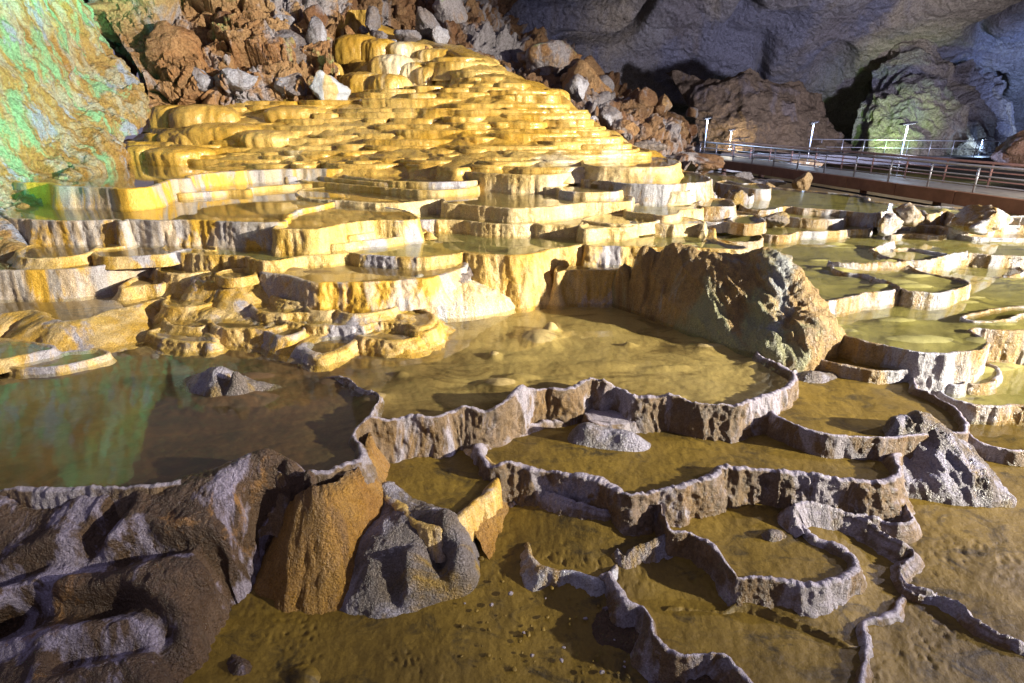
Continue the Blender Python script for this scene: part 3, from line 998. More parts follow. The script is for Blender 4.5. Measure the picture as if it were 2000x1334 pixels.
RG = "boulders heaped behind the cascade"
B = [("flat topped boulder with a green mossy face at the top edge of the photo", 450, 12, 130, 50, 31, M_BOULD, 3, .1),
     ("low wedge of pale rock with a green patch beside the leaning wall top", 215, 12, 120, 40, 28, M_BOULD, 4, .2),
     ("reddish brown block leaning against the leaning wall", 235, 52, 85, 70, 28, M_BOULD, 5, .4),
     ("big orange brown boulder with a rounded lower belly and greenish base", 345, 105, 150, 120, 27.2, M_BOULD, 6, .3),
     ("rust and grey slab above the big orange boulder", 330, 45, 160, 60, 30, M_BOULD, 7, -.2),
     ("dark hollowed rock right of the big orange boulder", 450, 85, 90, 110, 29.5, M_DARKB, 8, .5),
     ("blue grey smooth rock face under the dark hollow", 570, 110, 100, 95, 29, M_GREYB, 9, .2),
     ("brown overhanging rock mass at the top centre left", 590, 28, 160, 60, 33, M_BOULD, 10, 0),
     ("tall grey rock rib left of the golden domes", 620, 75, 60, 90, 29.5, M_GREYB, 11, .3),
     ("grey cobble slope stone behind the highest left steps", 470, 158, 130, 50, 27, M_GREYB, 12, .1),
     ("dark grey stone at the left end of the grey rubble", 398, 160, 60, 60, 26.8, M_GREYB, 13, .6),
     ("mottled grey stone tucked left of the domes", 560, 170, 110, 50, 27.5, M_GREYB, 14, -.3),
     ("sloping cream flowstone rock beside the lowest dome", 640, 172, 90, 60, 26.8, M_LUMP, 15, .5),
     ("orange lumpy rock on the skyline right of the grey pinnacles", 880, 30, 75, 70, 40, M_BOULD, 16, .2),
     ("upright pointed grey stone on the skyline", 728, 42, 34, 60, 34.5, M_GREYB, 17, .3),
     ("leaning grey triangular slab on the skyline", 835, 48, 52, 66, 35.5, M_GREYB, 18, -.6),
     ("rounded grey stone beside the leaning triangular slab", 862, 70, 40, 36, 34.5, M_GREYB, 19, .4),
     ("small white stone low between the skyline pinnacles", 742, 72, 36, 28, 34, M_GREYB, 20, .1),
     ("whitish flat stone left of the leaning triangular slab", 795, 70, 52, 26, 34.2, M_GREYB, 21, .1),
     ("detached pale block on the dark slope against the far wall", 951, 48, 26, 34, 44, M_GREYB, 22, .5),
     ("bright orange red outcrop halfway down the right slope", 1080, 125, 110, 60, 38, M_BOULD, 23, -.5),
     ("long rusty rock rib above the grey edge of the cascade", 1150, 180, 110, 90, 35, M_BOULD, 24, -.7),
     ("square rusty block jutting over the right slope", 1150, 150, 70, 55, 37, M_DARKB, 25, .3),
     ("yellowish flat faced block half way down the right slope", 1245, 240, 60, 46, 33, M_TANB, 26, .2),
     ("purple grey knobbly rock at the right edge of the cascade", 1190, 232, 70, 50, 28.5, M_GREYB, 27, -.6),
     ("rusty knobbly rock just above the right foot of the cascade", 1215, 262, 70, 60, 28, M_BOULD, 28, -.6),
     ("dark leaning slab left of the rope post", 1305, 255, 75, 85, 34, M_DARKB, 29, -.8),
     ("dull brown boulder under the dark leaning slab", 1295, 295, 50, 36, 29, M_DARKB, 30, .3),
     ("large shadowed rock tongue running down to the walkway end", 1350, 322, 110, 40, 27.5, M_DARKB, 77, -.5),
     ("brown boulder behind the purple grey knobbly rock", 1250, 205, 80, 50, 34.5, M_DARKB, 32, -.4),
     ("grey crusted rock hugging the cascade edge below the domes", 1125, 178, 50, 46, 30.5, M_GREYB, 33, -.6),
     ("mottled pale rock at the cascade edge above the last big step", 1262, 290, 66, 36, 25, M_GREYB, 34, -.6),
     ]
for i, (l, px, py, w, hh, Y, mt, sd, rt) in enumerate(B):
    if px < 660: w, hh = w * .8, hh * .85
    by_px(l, px, py, w, hh, Y, mt, sd, rt, group=RG, amp=.07, cuts=22)
rs = random.Random(5)
for i in range(90):        # cobbles along the grey right edge of the cascade
    t = i / 89.0
    px = 700 + 560 * t + rs.uniform(-26, 26)
    py = 66 + 225 * t ** 1.15 + rs.uniform(-16, 10)
    Y = 35 - 9.5 * t
    s_ = rs.uniform(8, 22)
    by_px("small grey stone in the rubble fringe along the right edge of the golden cascade", px, py, s_, s_ * rs.uniform(.6, 1), Y, M_GREYB if rs.random() < .7 else M_BOULD, 100 + i,
          rs.uniform(0, 3), group="grey stones fringing the cascade", sub=3, name="loose_stone", cat="stone")
for i in range(18):        # blocks scattered over the brown slope
    t = rs.random()
    px = 900 + 440 * t + rs.uniform(-40, 60)
    py = 90 + 165 * t + rs.uniform(-30, 25)
    s_ = rs.uniform(14, 38)
    by_px("rusty broken block on the shadowed slope right of the cascade", px, py, s_ * 1.3, s_, 41.6 - 9 * t + rs.uniform(-1, 1), M_DARKB if rs.random() < .6 else M_BOULD, 200 + i,
          rs.uniform(0, 3), group="rusty blocks on the right slope", sub=3, name="broken_block", cat="stone")
for i in range(34):        # blocks in the heap top left
    px = rs.uniform(190, 640)
    py = 20 + 150 * rs.random()
    s_ = rs.uniform(20, 52)
    by_px("brown and grey broken stone in the heap behind the upper pool", px, py, s_ * 1.3, s_, 31.5 - py * .02 + rs.uniform(-.5, 1), rs.choice([M_DARKB, M_BOULD, M_GREYB]), 300 + i,
          rs.uniform(0, 3), group="broken stones behind the upper pool", sub=3, name="broken_stone", cat="stone")
W = "stones in the stream bed below the walkway"
by_px("squarish tan boulder standing below the walkway beam", 1567, 356, 46, 32, 27, M_TANB, 41, .3, group=W)
by_px("small pale block left of the tan boulder under the walkway", 1503, 363, 20, 12, 26, M_TANB, 42, .3, group=W, sub=3)
by_px("long grey flat rock in front of the walkway beam", 1495, 357, 90, 16, 28.5, M_GREYB, 43, .1, group=W)
by_px("dark lumpy rock at the far edge of the reflecting pool", 1445, 345, 40, 20, 30, M_DARKB, 44, .1, group=W)
by_px("brightly lit tan rock seen through the railing", 1570, 322, 58, 18, 44, M_TANB, 45, .1, group=W)
by_px("small lit rock to the right of the one seen through the railing", 1608, 334, 24, 8, 42, M_TANB, 46, .1, group=W, sub=3)
by_px("grey crumpled boulder between the pools near the walkway end", 1442, 398, 42, 40, 19.2, M_GREYROCK, 47, .4, group=W, amp=.3)
by_px("thin pointed grey stone left of the crumpled boulder", 1406, 394, 12, 16, 19.8, M_GREYROCK, 48, .4, group=W, sub=3)
by_px("brown rock wedged between two low pools, white crust on its right", 1515, 428, 48, 26, 17.0, M_GREYROCK, 49, .5, group=W, amp=.25)
by_px("big brown rock hill at the right edge behind the walkway", 2010, 292, 110, 60, 40, M_DARKB, 50, .3, group=W)

# ================================================================== WALKWAYS AND LAMPS
def walkway():
    A = np.array(P(1363, 305.5, 2.9)); Bp = np.array(P(2000, 389, 2.9))
    d = Bp - A; L0 = np.linalg.norm(d); d /= L0
    side = np.array([-d[1], d[0], 0.0])
    if side[1] < 0: side = -side
    L = L0 + 6.0
    Wd = 2.0
    root = empty("walkway", tuple(A + np.array([0, 0, -.5])))
    tag(root, "long concrete walkway with red brown edge beam and pipe railings", "walkway")
    root["_org"] = tuple(root.location)
    up = np.array([0, 0, 1.0])
    mid = A + d * L / 2
    v, f = box_o(mid + side * Wd / 2 + up * (-.10), d * L / 2, side * Wd / 2, up * .10)
    mesh_obj("deck", v, f, M_DECK, root, smooth=False)
    # edge beam in cast lengths
    nb = 10
    for i in range(nb):
        c = A + d * (L * (i + .5) / nb) - side * .10 + up * (-.27)
        v, f = box_o(c, d * (L / nb / 2 - .012), side * .10, up * .26)
        o = mesh_obj("edge_beam", v, f, M_CONC, root, smooth=False)
        bevel(o, .02)
    v, f = box_o(A + d * L / 2 + side * .0 + up * (-.72), d * L / 2, side * .05, up * .035)
    mesh_obj("service_pipe", v, f, M_DARKM, root, smooth=False)
    for i in range(7):
        c = A + d * (2.0 + i * (L - 4) / 6.0)
        vv, ff = tube(c + side * .9 + up * -.2, c + side * .9 + up * -2.6, .16, 10)
        mesh_obj("pillar", vv, ff, M_CONC, root, smooth=False)
    # railings
    sp = 2.02
    n = int(L / sp)
    for si, (off, mt) in enumerate(((.03, M_RAIL), (Wd - .05, M_RAILR))):
        for i in range(n + 1):
            c = A + d * (0.15 + i * sp + (1.0 if si else 0)) + side * off
            vv, ff = tube(c - up * .02, c + up * .97, .042, 8)
            mesh_obj("post", vv, ff, mt, root)
        parts = [tube(A + side * off + up * .97, A + d * L + side * off + up * .97, .052, 8)]
        mesh_obj("handrail", *join(parts), mt, root)
        for hh in (.62, .28):
            mesh_obj("rail", *tube(A + side * off + up * hh, A + d * L + side * off + up * hh, .03, 8), mt, root)
    # end gate at the left, where the deck turns away
    for k in range(5):
        c = A + np.array([.35 * k - 0.4, .9 * k, 0])
    return A, d, side, L


WA, WD, WS, WL = walkway()


def rail_run(label, p0, p1, spacing, hgt, name="railing", mt=None, deck=None, cat="railing"):
    p0, p1 = np.array(p0), np.array(p1)
    d = p1 - p0; L = np.linalg.norm(d); d /= L
    root = empty(name, tuple(p0)); tag(root, label, cat); root["_org"] = tuple(p0)
    up = np.array([0, 0, 1.0])
    n = max(1, round(L / spacing))
    for i in range(n + 1):
        c = p0 + d * L * i / n
        mesh_obj("post", *tube(c, c + up * hgt, .03, 8), mt or M_RAIL, root)
    mesh_obj("handrail", *tube(p0 + up * hgt, p1 + up * hgt, .035, 8), mt or M_RAIL, root)
    mesh_obj("rail", *tube(p0 + up * hgt * .5, p1 + up * hgt * .5, .025, 8), mt or M_RAIL, root)
    if deck:
        s = np.cross(d, up)
        if s[1] < 0: s = -s
        v, f = box_o((p0 + p1) / 2 + s * deck / 2 - up * .35, d * (L / 2 + 6), s * deck / 2, up * .33)
        mesh_obj("deck_slab", v, f, M_DARKM, root, smooth=False)
    return root


UW0, UW1 = Q(1560, 301, 50), Q(2040, 309, 46)
rail_run("dark upper walkway with thin railing crossing in front of the pale buttress", UW0, UW1, 1.6, 1.15, "upper_walkway", M_RAIL, 2.4, "walkway")
rail_run("bright lit railing section on the far side of the upper walkway by the rightmost lamp", Q(1883, 306, 50), Q(1944, 307, 50), 1.3, 1.2, "railing")
rail_run("green lit railing section behind the large lamp post", Q(1706, 303, 53), Q(1778, 304, 52), 1.4, 1.25, "railing")
rail_run("dark wooden rail on the landing left of the walkway lamps", Q(1428, 300, 45), Q(1500, 288, 52), 1.3, 1.0, "wooden_rail", M_DARKM)

# landing behind the near end of the walkway
v, f = box_o(np.array(Q(1440, 312, 46)) + np.array([0, 0, -.3]), (3.6, .8, 0), (0, 3.4, 0), (0, 0, .25))
o = mesh_obj("landing", v, f, M_DECK, smooth=False)
tag(o, "grey concrete landing where the walkway turns at the rock slope", "landing")


def lamp_post(label, base, top_z, mat=M_RAIL, power=120, col=(.6, .75, 1.0), hd=.26, lit=True):
    b = np.array(base)
    root = empty("lamp_post", tuple(b)); tag(root, label, "lamp post", "lamp posts along the walkways"); root["_org"] = tuple(b)
    H = top_z - b[2]
    up = np.array([0, 0, 1.0])
    mesh_obj("base_plate", *box_o(b + up * .015, (.11, 0, 0), (0, .11, 0), (0, 0, .015)), mat, root, smooth=False)
    mesh_obj("pole", *tube(b, b + up * H * .5, .036, 10), mat, root)
    if lit: mesh_obj("glowing_tube", *tube(b + up * H * .5, b + up * (H - .04), .028, 10), M_LED, root)
    else: mesh_obj("upper_pole", *tube(b + up * H * .5, b + up * (H - .04), .04, 10), mat, root)
    v = np.array([[-hd, -.16, 0], [hd, -.16, .09], [hd, .16, .09], [-hd, .16, 0], [-hd * .9, -.13, .09], [hd, -.13, .17], [hd, .13, .17], [-hd * .9, .13, .09]]) + b + up * (H - .03)
    h = mesh_obj("lamp_head", v, [(0, 3, 2, 1), (4, 5, 6, 7), (0, 1, 5, 4), (1, 2, 6, 5), (2, 3, 7, 6), (3, 0, 4, 7)], M_DARKM, root, smooth=False)
    v2 = v[:4] * 1.0
    c2 = v2.mean(0)
    v2 = c2 + (v2 - c2) * .8 - up * .006
    ln = mesh_obj("lens", v2, [(0, 3, 2, 1)], M_LEDS, h, smooth=False)
    lamp("lamp_light", 'POINT', tuple(b + np.array([0, -.12, H - .22])), None, power, col, .06)
    return root


def lp(label, px0, py0, px1, py1, Y, **k):
    b, t = Q(px0, py0, Y), Q(px1, py1, Y)
    lamp_post(label, b, t[2], **k)


lp("tall slim lamp post at the left end of the walkway", 1374, 305, 1380, 232, 42.0, power=260)
lp("short lamp post on the landing beside the lit tan rock", 1424, 292, 1428, 255, 47.0, power=320, col=(1, .86, .62))
lp("slim lamp post rising behind the middle of the walkway railing", 1576, 318, 1587, 241, 41.0, power=300)
lp("largest lamp post with a wide dark head behind the railing", 1749, 350, 1771, 243, 30.5, power=200, hd=.36)
lp("small lamp post in the green light behind the largest one", 1753, 300, 1756, 266, 52.0, power=420, col=(.75, 1.0, .45))
lp("rightmost lamp post on the upper walkway", 1911, 304, 1919, 272, 49.0, power=260, col=(.5, .7, 1.0))

# rope barrier post at the slope edge
b = np.array(Q(1346, 292, 40)); t = np.array(Q(1349, 268, 40))
root = empty("rope_post", tuple(b)); tag(root, "white rope barrier post on the slope left of the walkway", "barrier post"); root["_org"] = tuple(b)
mesh_obj("post", *tube(b, t, .04, 8), M_RAIL, root)
seg = []
q = [np.array(Q(1326, 250, 41.5)), np.array(Q(1333, 262, 41)), np.array(Q(1340, 268, 40.5)), t - np.array([0, 0, .05])]
for a_, b_ in zip(q[:-1], q[1:]): seg.append(tube(a_, b_, .02, 6))
mesh_obj("rope", *join(seg), M_RAIL, root)

# lights of the show cave on the far walls (unseen, no fixtures built)
lamp("green_floodlight", 'SPOT', Q(1735, 280, 46.0), Q(1748, 240, 51.5), 4500, (.55, 1.0, .30), .2, 62, .9)
lamp("tan_floodlight", 'SPOT', Q(1440, 297, 46), Q(1435, 230, 50), 900, (1, .75, .4), .2, 110, .8)
lamp("roof_floodlight", 'SPOT', (26, 22, CZ - 1.5), Q(1500, 80, 58), 80000, (.74, .74, 1.0), 1.0, 74, .9)
lamp("blue_floodlight", 'SPOT', (44, 40, CZ - 2), Q(2060, 130, 58), 42000, (.35, .5, 1.0), .8, 70, .9)
lamp("wall_floodlight", 'SPOT', (4, 9, CZ + .8), Q(60, 240, 18), 2400, (.95, 1.0, .85), .3, 56, .8)
lamp("teal_floodlight", 'SPOT', (-6.0, 8.5, CZ + .1), Q(-60, 150, 15.5), 7000, (.12, 1.0, .62), .3, 46, .9)
lamp("green_floodlight", 'SPOT', (-3.5, 9.0, CZ + 2.5), Q(10, -420, 20), 60000, (.22, 1.0, .55), .2, 44, .6)
lamp("walkway_fill_light", 'SPOT', (19, 14, CZ + 1.5), Q(1800, 370, 26), 4500, (1, .80, .66), .2, 60, .9)  # added spot to brighten the walkway, no such lamp known
lamp("slope_floodlight", 'SPOT', (6, 17, CZ + 2.6), Q(420, 90, 29), 3200, (1, .92, .8), .3, 60, .9)
# ================================================================== THE GOLDEN CASCADE
CROOT = empty("flowstone_cascade", P(900, 322, 1.45))
tag(CROOT, "huge golden flowstone cascade of stacked shallow steps filling the upper middle", "flowstone cascade")
CROOT["_org"] = tuple(CROOT.location)
_yy = [330, 318, 300, 280, 260, 240, 219, 195, 170, 150, 120, 95, 70, 50]
_YY = [18.2, 19.2, 20.4, 21.4, 22.4, 23.4, 24.4, 25.6, 26.8, 28.0, 29.8, 31.4, 33, 34.5]


def casc_Y(px, py):
    base = np.interp(-py, [-v for v in _yy], _YY)
    return base + .0028 * abs(px - 1020) - .6 * math.exp(-((px - 1020) / 200) ** 2)


def right_edge(py):
    return np.interp(py, [50, 75, 110, 150, 180, 215, 240, 270, 300, 330], [730, 830, 940, 1000, 1085, 1120, 1165, 1205, 1262, 1330])


def left_edge(py):
    return np.interp(py, [50, 100, 160, 190, 200, 240, 262, 285, 330], [660, 650, 700, 640, 300, 285, 290, 240, 236])


# solid body under the steps
body_rows = []
for py in [20, 50, 80, 110, 140, 170, 200, 230, 260, 290, 315, 340, 370]:
    le, re = left_edge(py) - 12, right_edge(py) + 4
    if py < 60: le, re = 640, 740
    r = []
    for t in np.linspace(0, 1, 9):
        px = le + (re - le) * t
        edge = max(abs(t - .5) * 2 - .72, 0) * 6
        r.append((px, py, casc_Y(px, min(py, 330)) + .55 + edge + (1.6 if px < 890 and 60 < py < 185 else 0)))
    body_rows.append(r)
sheet(None, body_rows, M_CASC, 200, 320, amp=.22, fr=.6, name="flowstone_body", fine=.03, ffr=2.4, parent=CROOT, stretch=(1, 1, .5))

_rc = random.Random(21)


def step_shape(px, py, wpx, deep, drop, flare, mat=M_CASC, name="flowstone_step", thick=.06, lip=.012, bulge=.035, pw=1.5, squ=.75, ribs=.02):
    Y = casc_Y(px, py)
    c = np.array(Q(px, py, Y))
    a = wpx * Y / F / 2
    n = 26
    pts = []
    ph = _rc.uniform(0, 6.28); k = _rc.choice([2, 3, 4]); am = _rc.uniform(.03, .09)
    sk = _rc.uniform(-.15, .15)
    for i in range(n):
        t = 2 * math.pi * i / n
        ct, st_ = math.cos(t), math.sin(t)
        x = a * math.copysign(abs(ct) ** squ, ct)
        y = deep * math.copysign(abs(st_) ** squ, st_)
        r = 1 + am * math.sin(k * t + ph) + .03 * math.sin(7 * t + ph * 2)
        pts.append((c[0] + x * r + sk * y, c[1] + deep * .9 + y * r, 0))
    return pool(None, CZ - c[2], None, mat, M_CASC_TOP, drop=drop, lip=lip, flare=flare, thick=thick, depth=.03, water=False, ribs=ribs, ribf=2.6,
                bulge=bulge, crest=.008, wob=.05, pw=pw, name=name, parent=CROOT, step=.06, world_pts=pts, famp=.008)


allsteps = []
rows = []
py = 325.0
while py > 104:
    rows.append(py)
    py -= 11.0 if py > 250 else 12.5
nstep = 0
for ri, py in enumerate(rows):
    le, re = left_edge(py), right_edge(py)
    if py < 170: le = 885
    elif py < 198: le = 700
    x = le + _rc.uniform(-20, 10)
    while x < re - 10:
        w = _rc.choice([_rc.uniform(60, 130), _rc.uniform(120, 300)]) if py > 190 else _rc.uniform(55, 130)
        cx = min(x + w / 2, re - w * .45)
        jy = _rc.uniform(-5.5, 5.5)
        Yd = casc_Y(cx, py)
        drop = (12 * _rc.uniform(1.3, 2.9)) * Yd / F + .10
        st_o = step_shape(cx, py + jy, w, _rc.uniform(.9, 1.9), drop, _rc.uniform(.10, .45), pw=_rc.uniform(1.2, 2.2))
        allsteps.append((w, st_o))
        nstep += 1
        x += w * _rc.uniform(.66, .92)
print("steps", nstep)
# the hundred widest steps are parts of their own, the small ones one mass
allsteps.sort(key=lambda q: -q[0])
vv, ff, off = [], [], 0
for _, o in allsteps[96:]:
    for q in [o] + list(o.children):
        me = q.data
        a = np.empty(len(me.vertices) * 3, np.float32); me.vertices.foreach_get("co", a)
        b = np.empty(len(me.loops), np.int32); me.loops.foreach_get("vertex_index", b)
        vv.append(a.reshape(-1, 3)); ff.append(b.reshape(-1, 4) + off); off += len(me.vertices)
    for q in list(o.children) + [o]: bpy.data.objects.remove(q)
if vv:
    o = mesh_obj("small_steps", np.concatenate(vv) + np.array(CROOT["_org"]), np.concatenate(ff), M_CASC, CROOT)
    o["kind"] = "stuff"


def dome(px, py, wpx, hpx, Y, mt=M_CASC, seed=0):
    """rounded dripping dome; px,py = middle of its top edge"""
    c = np.array(Q(px, py, Y))
    k = Y / F
    a, H = wpx * k / 2, hpx * k * 1.25
    n, m = 110, 70
    th = np.linspace(0, 2 * np.pi, n, endpoint=False)
    t = np.linspace(0, 1, m)
    prof_r = a * np.minimum(1, np.sqrt(1 - (1 - np.minimum(t / .5, 1)) ** 2.2)) * (1 - .10 * np.clip((t - .55) / .45, 0, 1) ** 1.5)
    prof_z = -H * (t ** 1.35)
    TH, R = np.meshgrid(th, prof_r, indexing='ij')
    Z = np.broadcast_to(prof_z, TH.shape)
    lob = 1 + .07 * np.sin(3 * TH + seed) + .05 * np.sin(5 * TH + seed * 2.3)
    X = c[0] + R * lob * np.cos(TH)
    Yw = c[1] + .8 * a + R * lob * np.sin(TH) * .8
    d = .10 * ridged(X * 2.6, Yw * 2.6, Z * .4 + seed, 3) + .06 * fbm(X * 1.2, Yw * 1.2, Z * .9 + seed, 3)
    X = X + np.cos(TH) * d * np.minimum(1, R / a + .1)
    Yw = Yw + np.sin(TH) * d
    Zw = c[2] + Z + .02 * fbm(X * 3, Yw * 3, 1, 2)
    V = np.stack([X, Yw, Zw], -1)
    mesh_obj("flowstone_dome", V.reshape(-1, 3), grid_faces(n, m, True)[:, ::-1], mt, CROOT)


DOMES = [(688, 62, 110, 60, 33.0), (735, 72, 70, 50, 32.6), (790, 78, 90, 34, 32.4), (850, 92, 76, 30, 32.0),
         (760, 103, 84, 66, 30.2), (700, 138, 86, 64, 28.6), (752, 142, 78, 60, 28.0), (832, 128, 66, 56, 29.6), (868, 112, 90, 44, 30.8),
         (806, 120, 50, 60, 30.0), (880, 145, 52, 40, 28.9), (640, 120, 40, 50, 29.8), (930, 108, 80, 30, 31.4), (905, 140, 76, 24, 29.4),
         (985, 156, 70, 34, 27.8), (920, 172, 60, 26, 27.0), (1010, 178, 80, 34, 26.6), (965, 192, 56, 34, 26.0), (1042, 195, 62, 40, 26.0),
         (1080, 172, 60, 40, 27.4), (312, 204, 90, 66, 25.2), (370, 203, 130, 66, 24.6), (410, 240, 150, 46, 23.2), (350, 252, 120, 50, 23.4), (500, 255, 130, 34, 22.6), (320, 288, 120, 34, 21.2), (262, 284, 70, 36, 21.6), (560, 206, 120, 30, 25), (1100, 215, 70, 36, 25.8)]
for i, (px, py, w, hh, Y) in enumerate(DOMES):
    dome(px, py, w, hh, Y, seed=i)
# ================================================================== RIMSTONE POOLS
def isl(px, py, h, rx, ry, hh):
    w = P(px, py, h)
    ISLANDS.append((w[0], w[1], rx, ry, hh))


A_H = 3.75
isl(1055, 655, A_H, .38, .42, .16)
isl(1075, 640, A_H, .14, .16, .20)
isl(975, 745, A_H, .34, .2, .13)
isl(1010, 730, A_H, .28, .12, .09)
isl(965, 690, A_H, .12, .15, .08)
isl(1230, 668, A_H, .12, .05, .08)
isl(650, 740, A_H, .35, .3, .10)
isl(455, 775, A_H, .75, .35, .13)
isl(730, 775, A_H, .25, .2, .10)
isl(500, 735, A_H, .5, .2, .10)
isl(700, 700, A_H, .8, .2, .07)
isl(1380, 660, A_H, .4, .2, .06)
for q in ((1640, 525, 3.2, .35, .2, .10), (1790, 535, 3.2, .5, .16, .10), (1760, 545, 3.2, .4, .14, .09), (1600, 505, 3.2, .4, .12, .07), (1460, 500, 3.2, .3, .2, .08),
          (1720, 555, 3.2, .3, .12, .10), (1650, 480, 3.2, .8, .12, .06), (1900, 585, 3.55, .5, .15, .06), (1750, 630, 3.55, .5, .12, .07), (1620, 640, 3.55, .4, .1, .07),
          (1250, 465, 2.71, .5, .15, .06), (1360, 475, 2.71, .5, .1, .07), (1440, 470, 2.5, .4, .15, .06),
          (640, 530, 2.9, .7, .2, .06), (560, 525, 2.9, .4, .15, .08)):
    isl(*q)

_ri = random.Random(3)
for _ in range(60):
    px, py = _ri.uniform(1380, 1995), _ri.uniform(440, 680)
    w = P(px, py, 3.24 if py < 560 and px < 1890 else 3.5)
    ISLANDS.append((w[0], w[1], _ri.uniform(.15, .8), _ri.uniform(.06, .22), _ri.uniform(.03, .10)))
for _ in range(22):
    w = P(_ri.uniform(700, 1500), _ri.uniform(640, 780), A_H)
    ISLANDS.append((w[0], w[1], _ri.uniform(.1, .5), _ri.uniform(.05, .2), _ri.uniform(.02, .075)))

# --- the far pools at the foot of the cascade
pool("long grey walled pool at the foot of the leaning left wall, mirror still", 1.7,
     [(40, 355), (100, 357), (118, 362, .02), (160, 364), (200, 365), (250, 367), (290, 364), (315, 355), (340, 349), (362, 348), (366, 343), (400, 338), (450, 334), (520, 331), (600, 329), (665, 329),
      (690, 318), (600, 308), (400, 300), (230, 300), (120, 330), (40, 340)], M_GREYW, M_MUDB, drop=.50, flare=.10, ribs=.02, lip=.03, thick=.08)
pool("golden pool with a thick wet lip between grey wall and reflecting water", 2.06,
     [(350, 376), (400, 374), (450, 370), (483, 370), (487, 366), (520, 363), (580, 359), (640, 357), (700, 352), (640, 342), (540, 350), (430, 355), (370, 365)], M_GOLDW, M_MUDB, drop=.28, flare=.06, lip=.04, thick=.09)
pool("narrow shelf pool under the first row of cascade steps left of centre", 1.93,
     [(560, 345), (600, 343), (650, 347), (700, 352), (760, 356), (800, 350), (780, 340), (700, 334), (620, 336)], M_GOLDW, M_MUDB, drop=.2, flare=.08)
pool("small double lipped terrace right of the long grey wall", 2,
     [(590, 352), (640, 356), (700, 361), (760, 366), (850, 371), (930, 364), (900, 350), (760, 348), (640, 345)], M_GOLDW, M_MUDB, drop=.24, flare=.06)
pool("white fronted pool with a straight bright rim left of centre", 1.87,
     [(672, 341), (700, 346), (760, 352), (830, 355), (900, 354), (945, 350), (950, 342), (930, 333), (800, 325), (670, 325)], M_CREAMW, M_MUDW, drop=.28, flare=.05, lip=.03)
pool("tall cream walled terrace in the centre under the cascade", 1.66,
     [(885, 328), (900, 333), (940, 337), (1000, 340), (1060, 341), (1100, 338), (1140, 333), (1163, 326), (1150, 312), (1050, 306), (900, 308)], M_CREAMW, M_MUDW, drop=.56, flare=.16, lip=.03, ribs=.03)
pool("broad glistening drum shaped terrace at the right foot of the cascade", 1.45,
     [(1150, 322), (1180, 325), (1250, 326), (1300, 325), (1322, 319), (1325, 316), (1300, 308), (1200, 304), (1150, 308)], M_CREAMW, M_CASC_TOP, drop=.44, flare=.20, lip=.02, ribs=.03, bulge=.02)
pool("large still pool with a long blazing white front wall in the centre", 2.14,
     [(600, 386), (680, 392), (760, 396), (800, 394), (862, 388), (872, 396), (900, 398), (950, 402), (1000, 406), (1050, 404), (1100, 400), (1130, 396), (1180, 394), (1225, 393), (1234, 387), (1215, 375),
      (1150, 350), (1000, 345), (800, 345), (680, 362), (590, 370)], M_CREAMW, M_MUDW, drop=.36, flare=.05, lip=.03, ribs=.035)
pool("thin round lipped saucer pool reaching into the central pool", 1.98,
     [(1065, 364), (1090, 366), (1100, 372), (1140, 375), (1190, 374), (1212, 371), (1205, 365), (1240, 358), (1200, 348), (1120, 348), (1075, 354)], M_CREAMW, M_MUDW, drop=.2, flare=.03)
pool("stacked round terrace with a dark pool on top right of the white saucer", 1.82,
     [(1130, 348), (1180, 353), (1230, 358), (1300, 360), (1350, 357), (1380, 354), (1386, 348), (1375, 342), (1340, 334), (1250, 335), (1160, 338)], M_RIGHTW, M_MUDG, drop=.55, flare=.10, lip=.025)
pool("middle ledge of the stacked round terrace, dripping with white", 2,
     [(1240, 366), (1280, 368), (1290, 372), (1340, 374), (1350, 368), (1375, 364), (1340, 350), (1240, 352)], M_CREAMW, M_MUDG, drop=.25, flare=.08)
pool("lowest golden ledge of the stacked round terrace", 2.14,
     [(1215, 378), (1260, 380), (1300, 384), (1345, 383), (1360, 376), (1340, 362), (1250, 364)], M_CREAMW, M_MUDG, drop=.22, flare=.08)
pool("round white shelf pool with a dark shadowed top on the right of centre", 2.32,
     [(1225, 412), (1260, 416), (1300, 420), (1325, 415), (1330, 409), (1368, 408), (1372, 402), (1350, 393), (1280, 392), (1235, 400)], M_CREAMW, M_MUDG, drop=.30, flare=.08)
pool("ochre drum terrace beside the crumpled grey boulder", 2.3,
     [(1370, 402), (1400, 403), (1428, 403), (1432, 398), (1420, 388), (1380, 388)], M_RIGHTW, M_MUDG, drop=.34, flare=.13)
pool("low orange collar terrace below the ochre drum", 2.6,
     [(1370, 432), (1400, 434), (1432, 433), (1450, 436), (1488, 434), (1490, 428), (1470, 416), (1400, 410), (1370, 415)], M_RIGHTW, M_MUDG, drop=.22, flare=.05)
pool("thin triangular tongue pool with a shaded top in the bright centre", 2.42,
     [(1140, 428), (1170, 434), (1230, 437), (1280, 431), (1282, 425), (1250, 418), (1180, 419)], M_CREAMW, M_MUDG, drop=.24, flare=.08)
pool("white round table terrace standing in green water right of centre", 2.46,
     [(1255, 434), (1290, 436), (1330, 437), (1368, 436), (1374, 440), (1368, 430), (1340, 424), (1290, 424), (1258, 428)], M_CREAMW, M_MUDG, drop=.36, flare=.06, lip=.025, ribs=.03)
pool("low bright wall with scalloped front below the central pool", 2.45,
     [(790, 428), (840, 429), (875, 429), (905, 430), (935, 433), (960, 436), (1015, 437), (1045, 435), (1060, 438), (1085, 438), (1137, 438), (1141, 430), (1142, 446, 0), (1180, 444), (1235, 441), (1240, 432), (1220, 415), (1100, 405), (900, 405), (800, 410)],
     M_CREAMW, M_MUDG, drop=.32, flare=.06, ribs=.04, lip=.03)
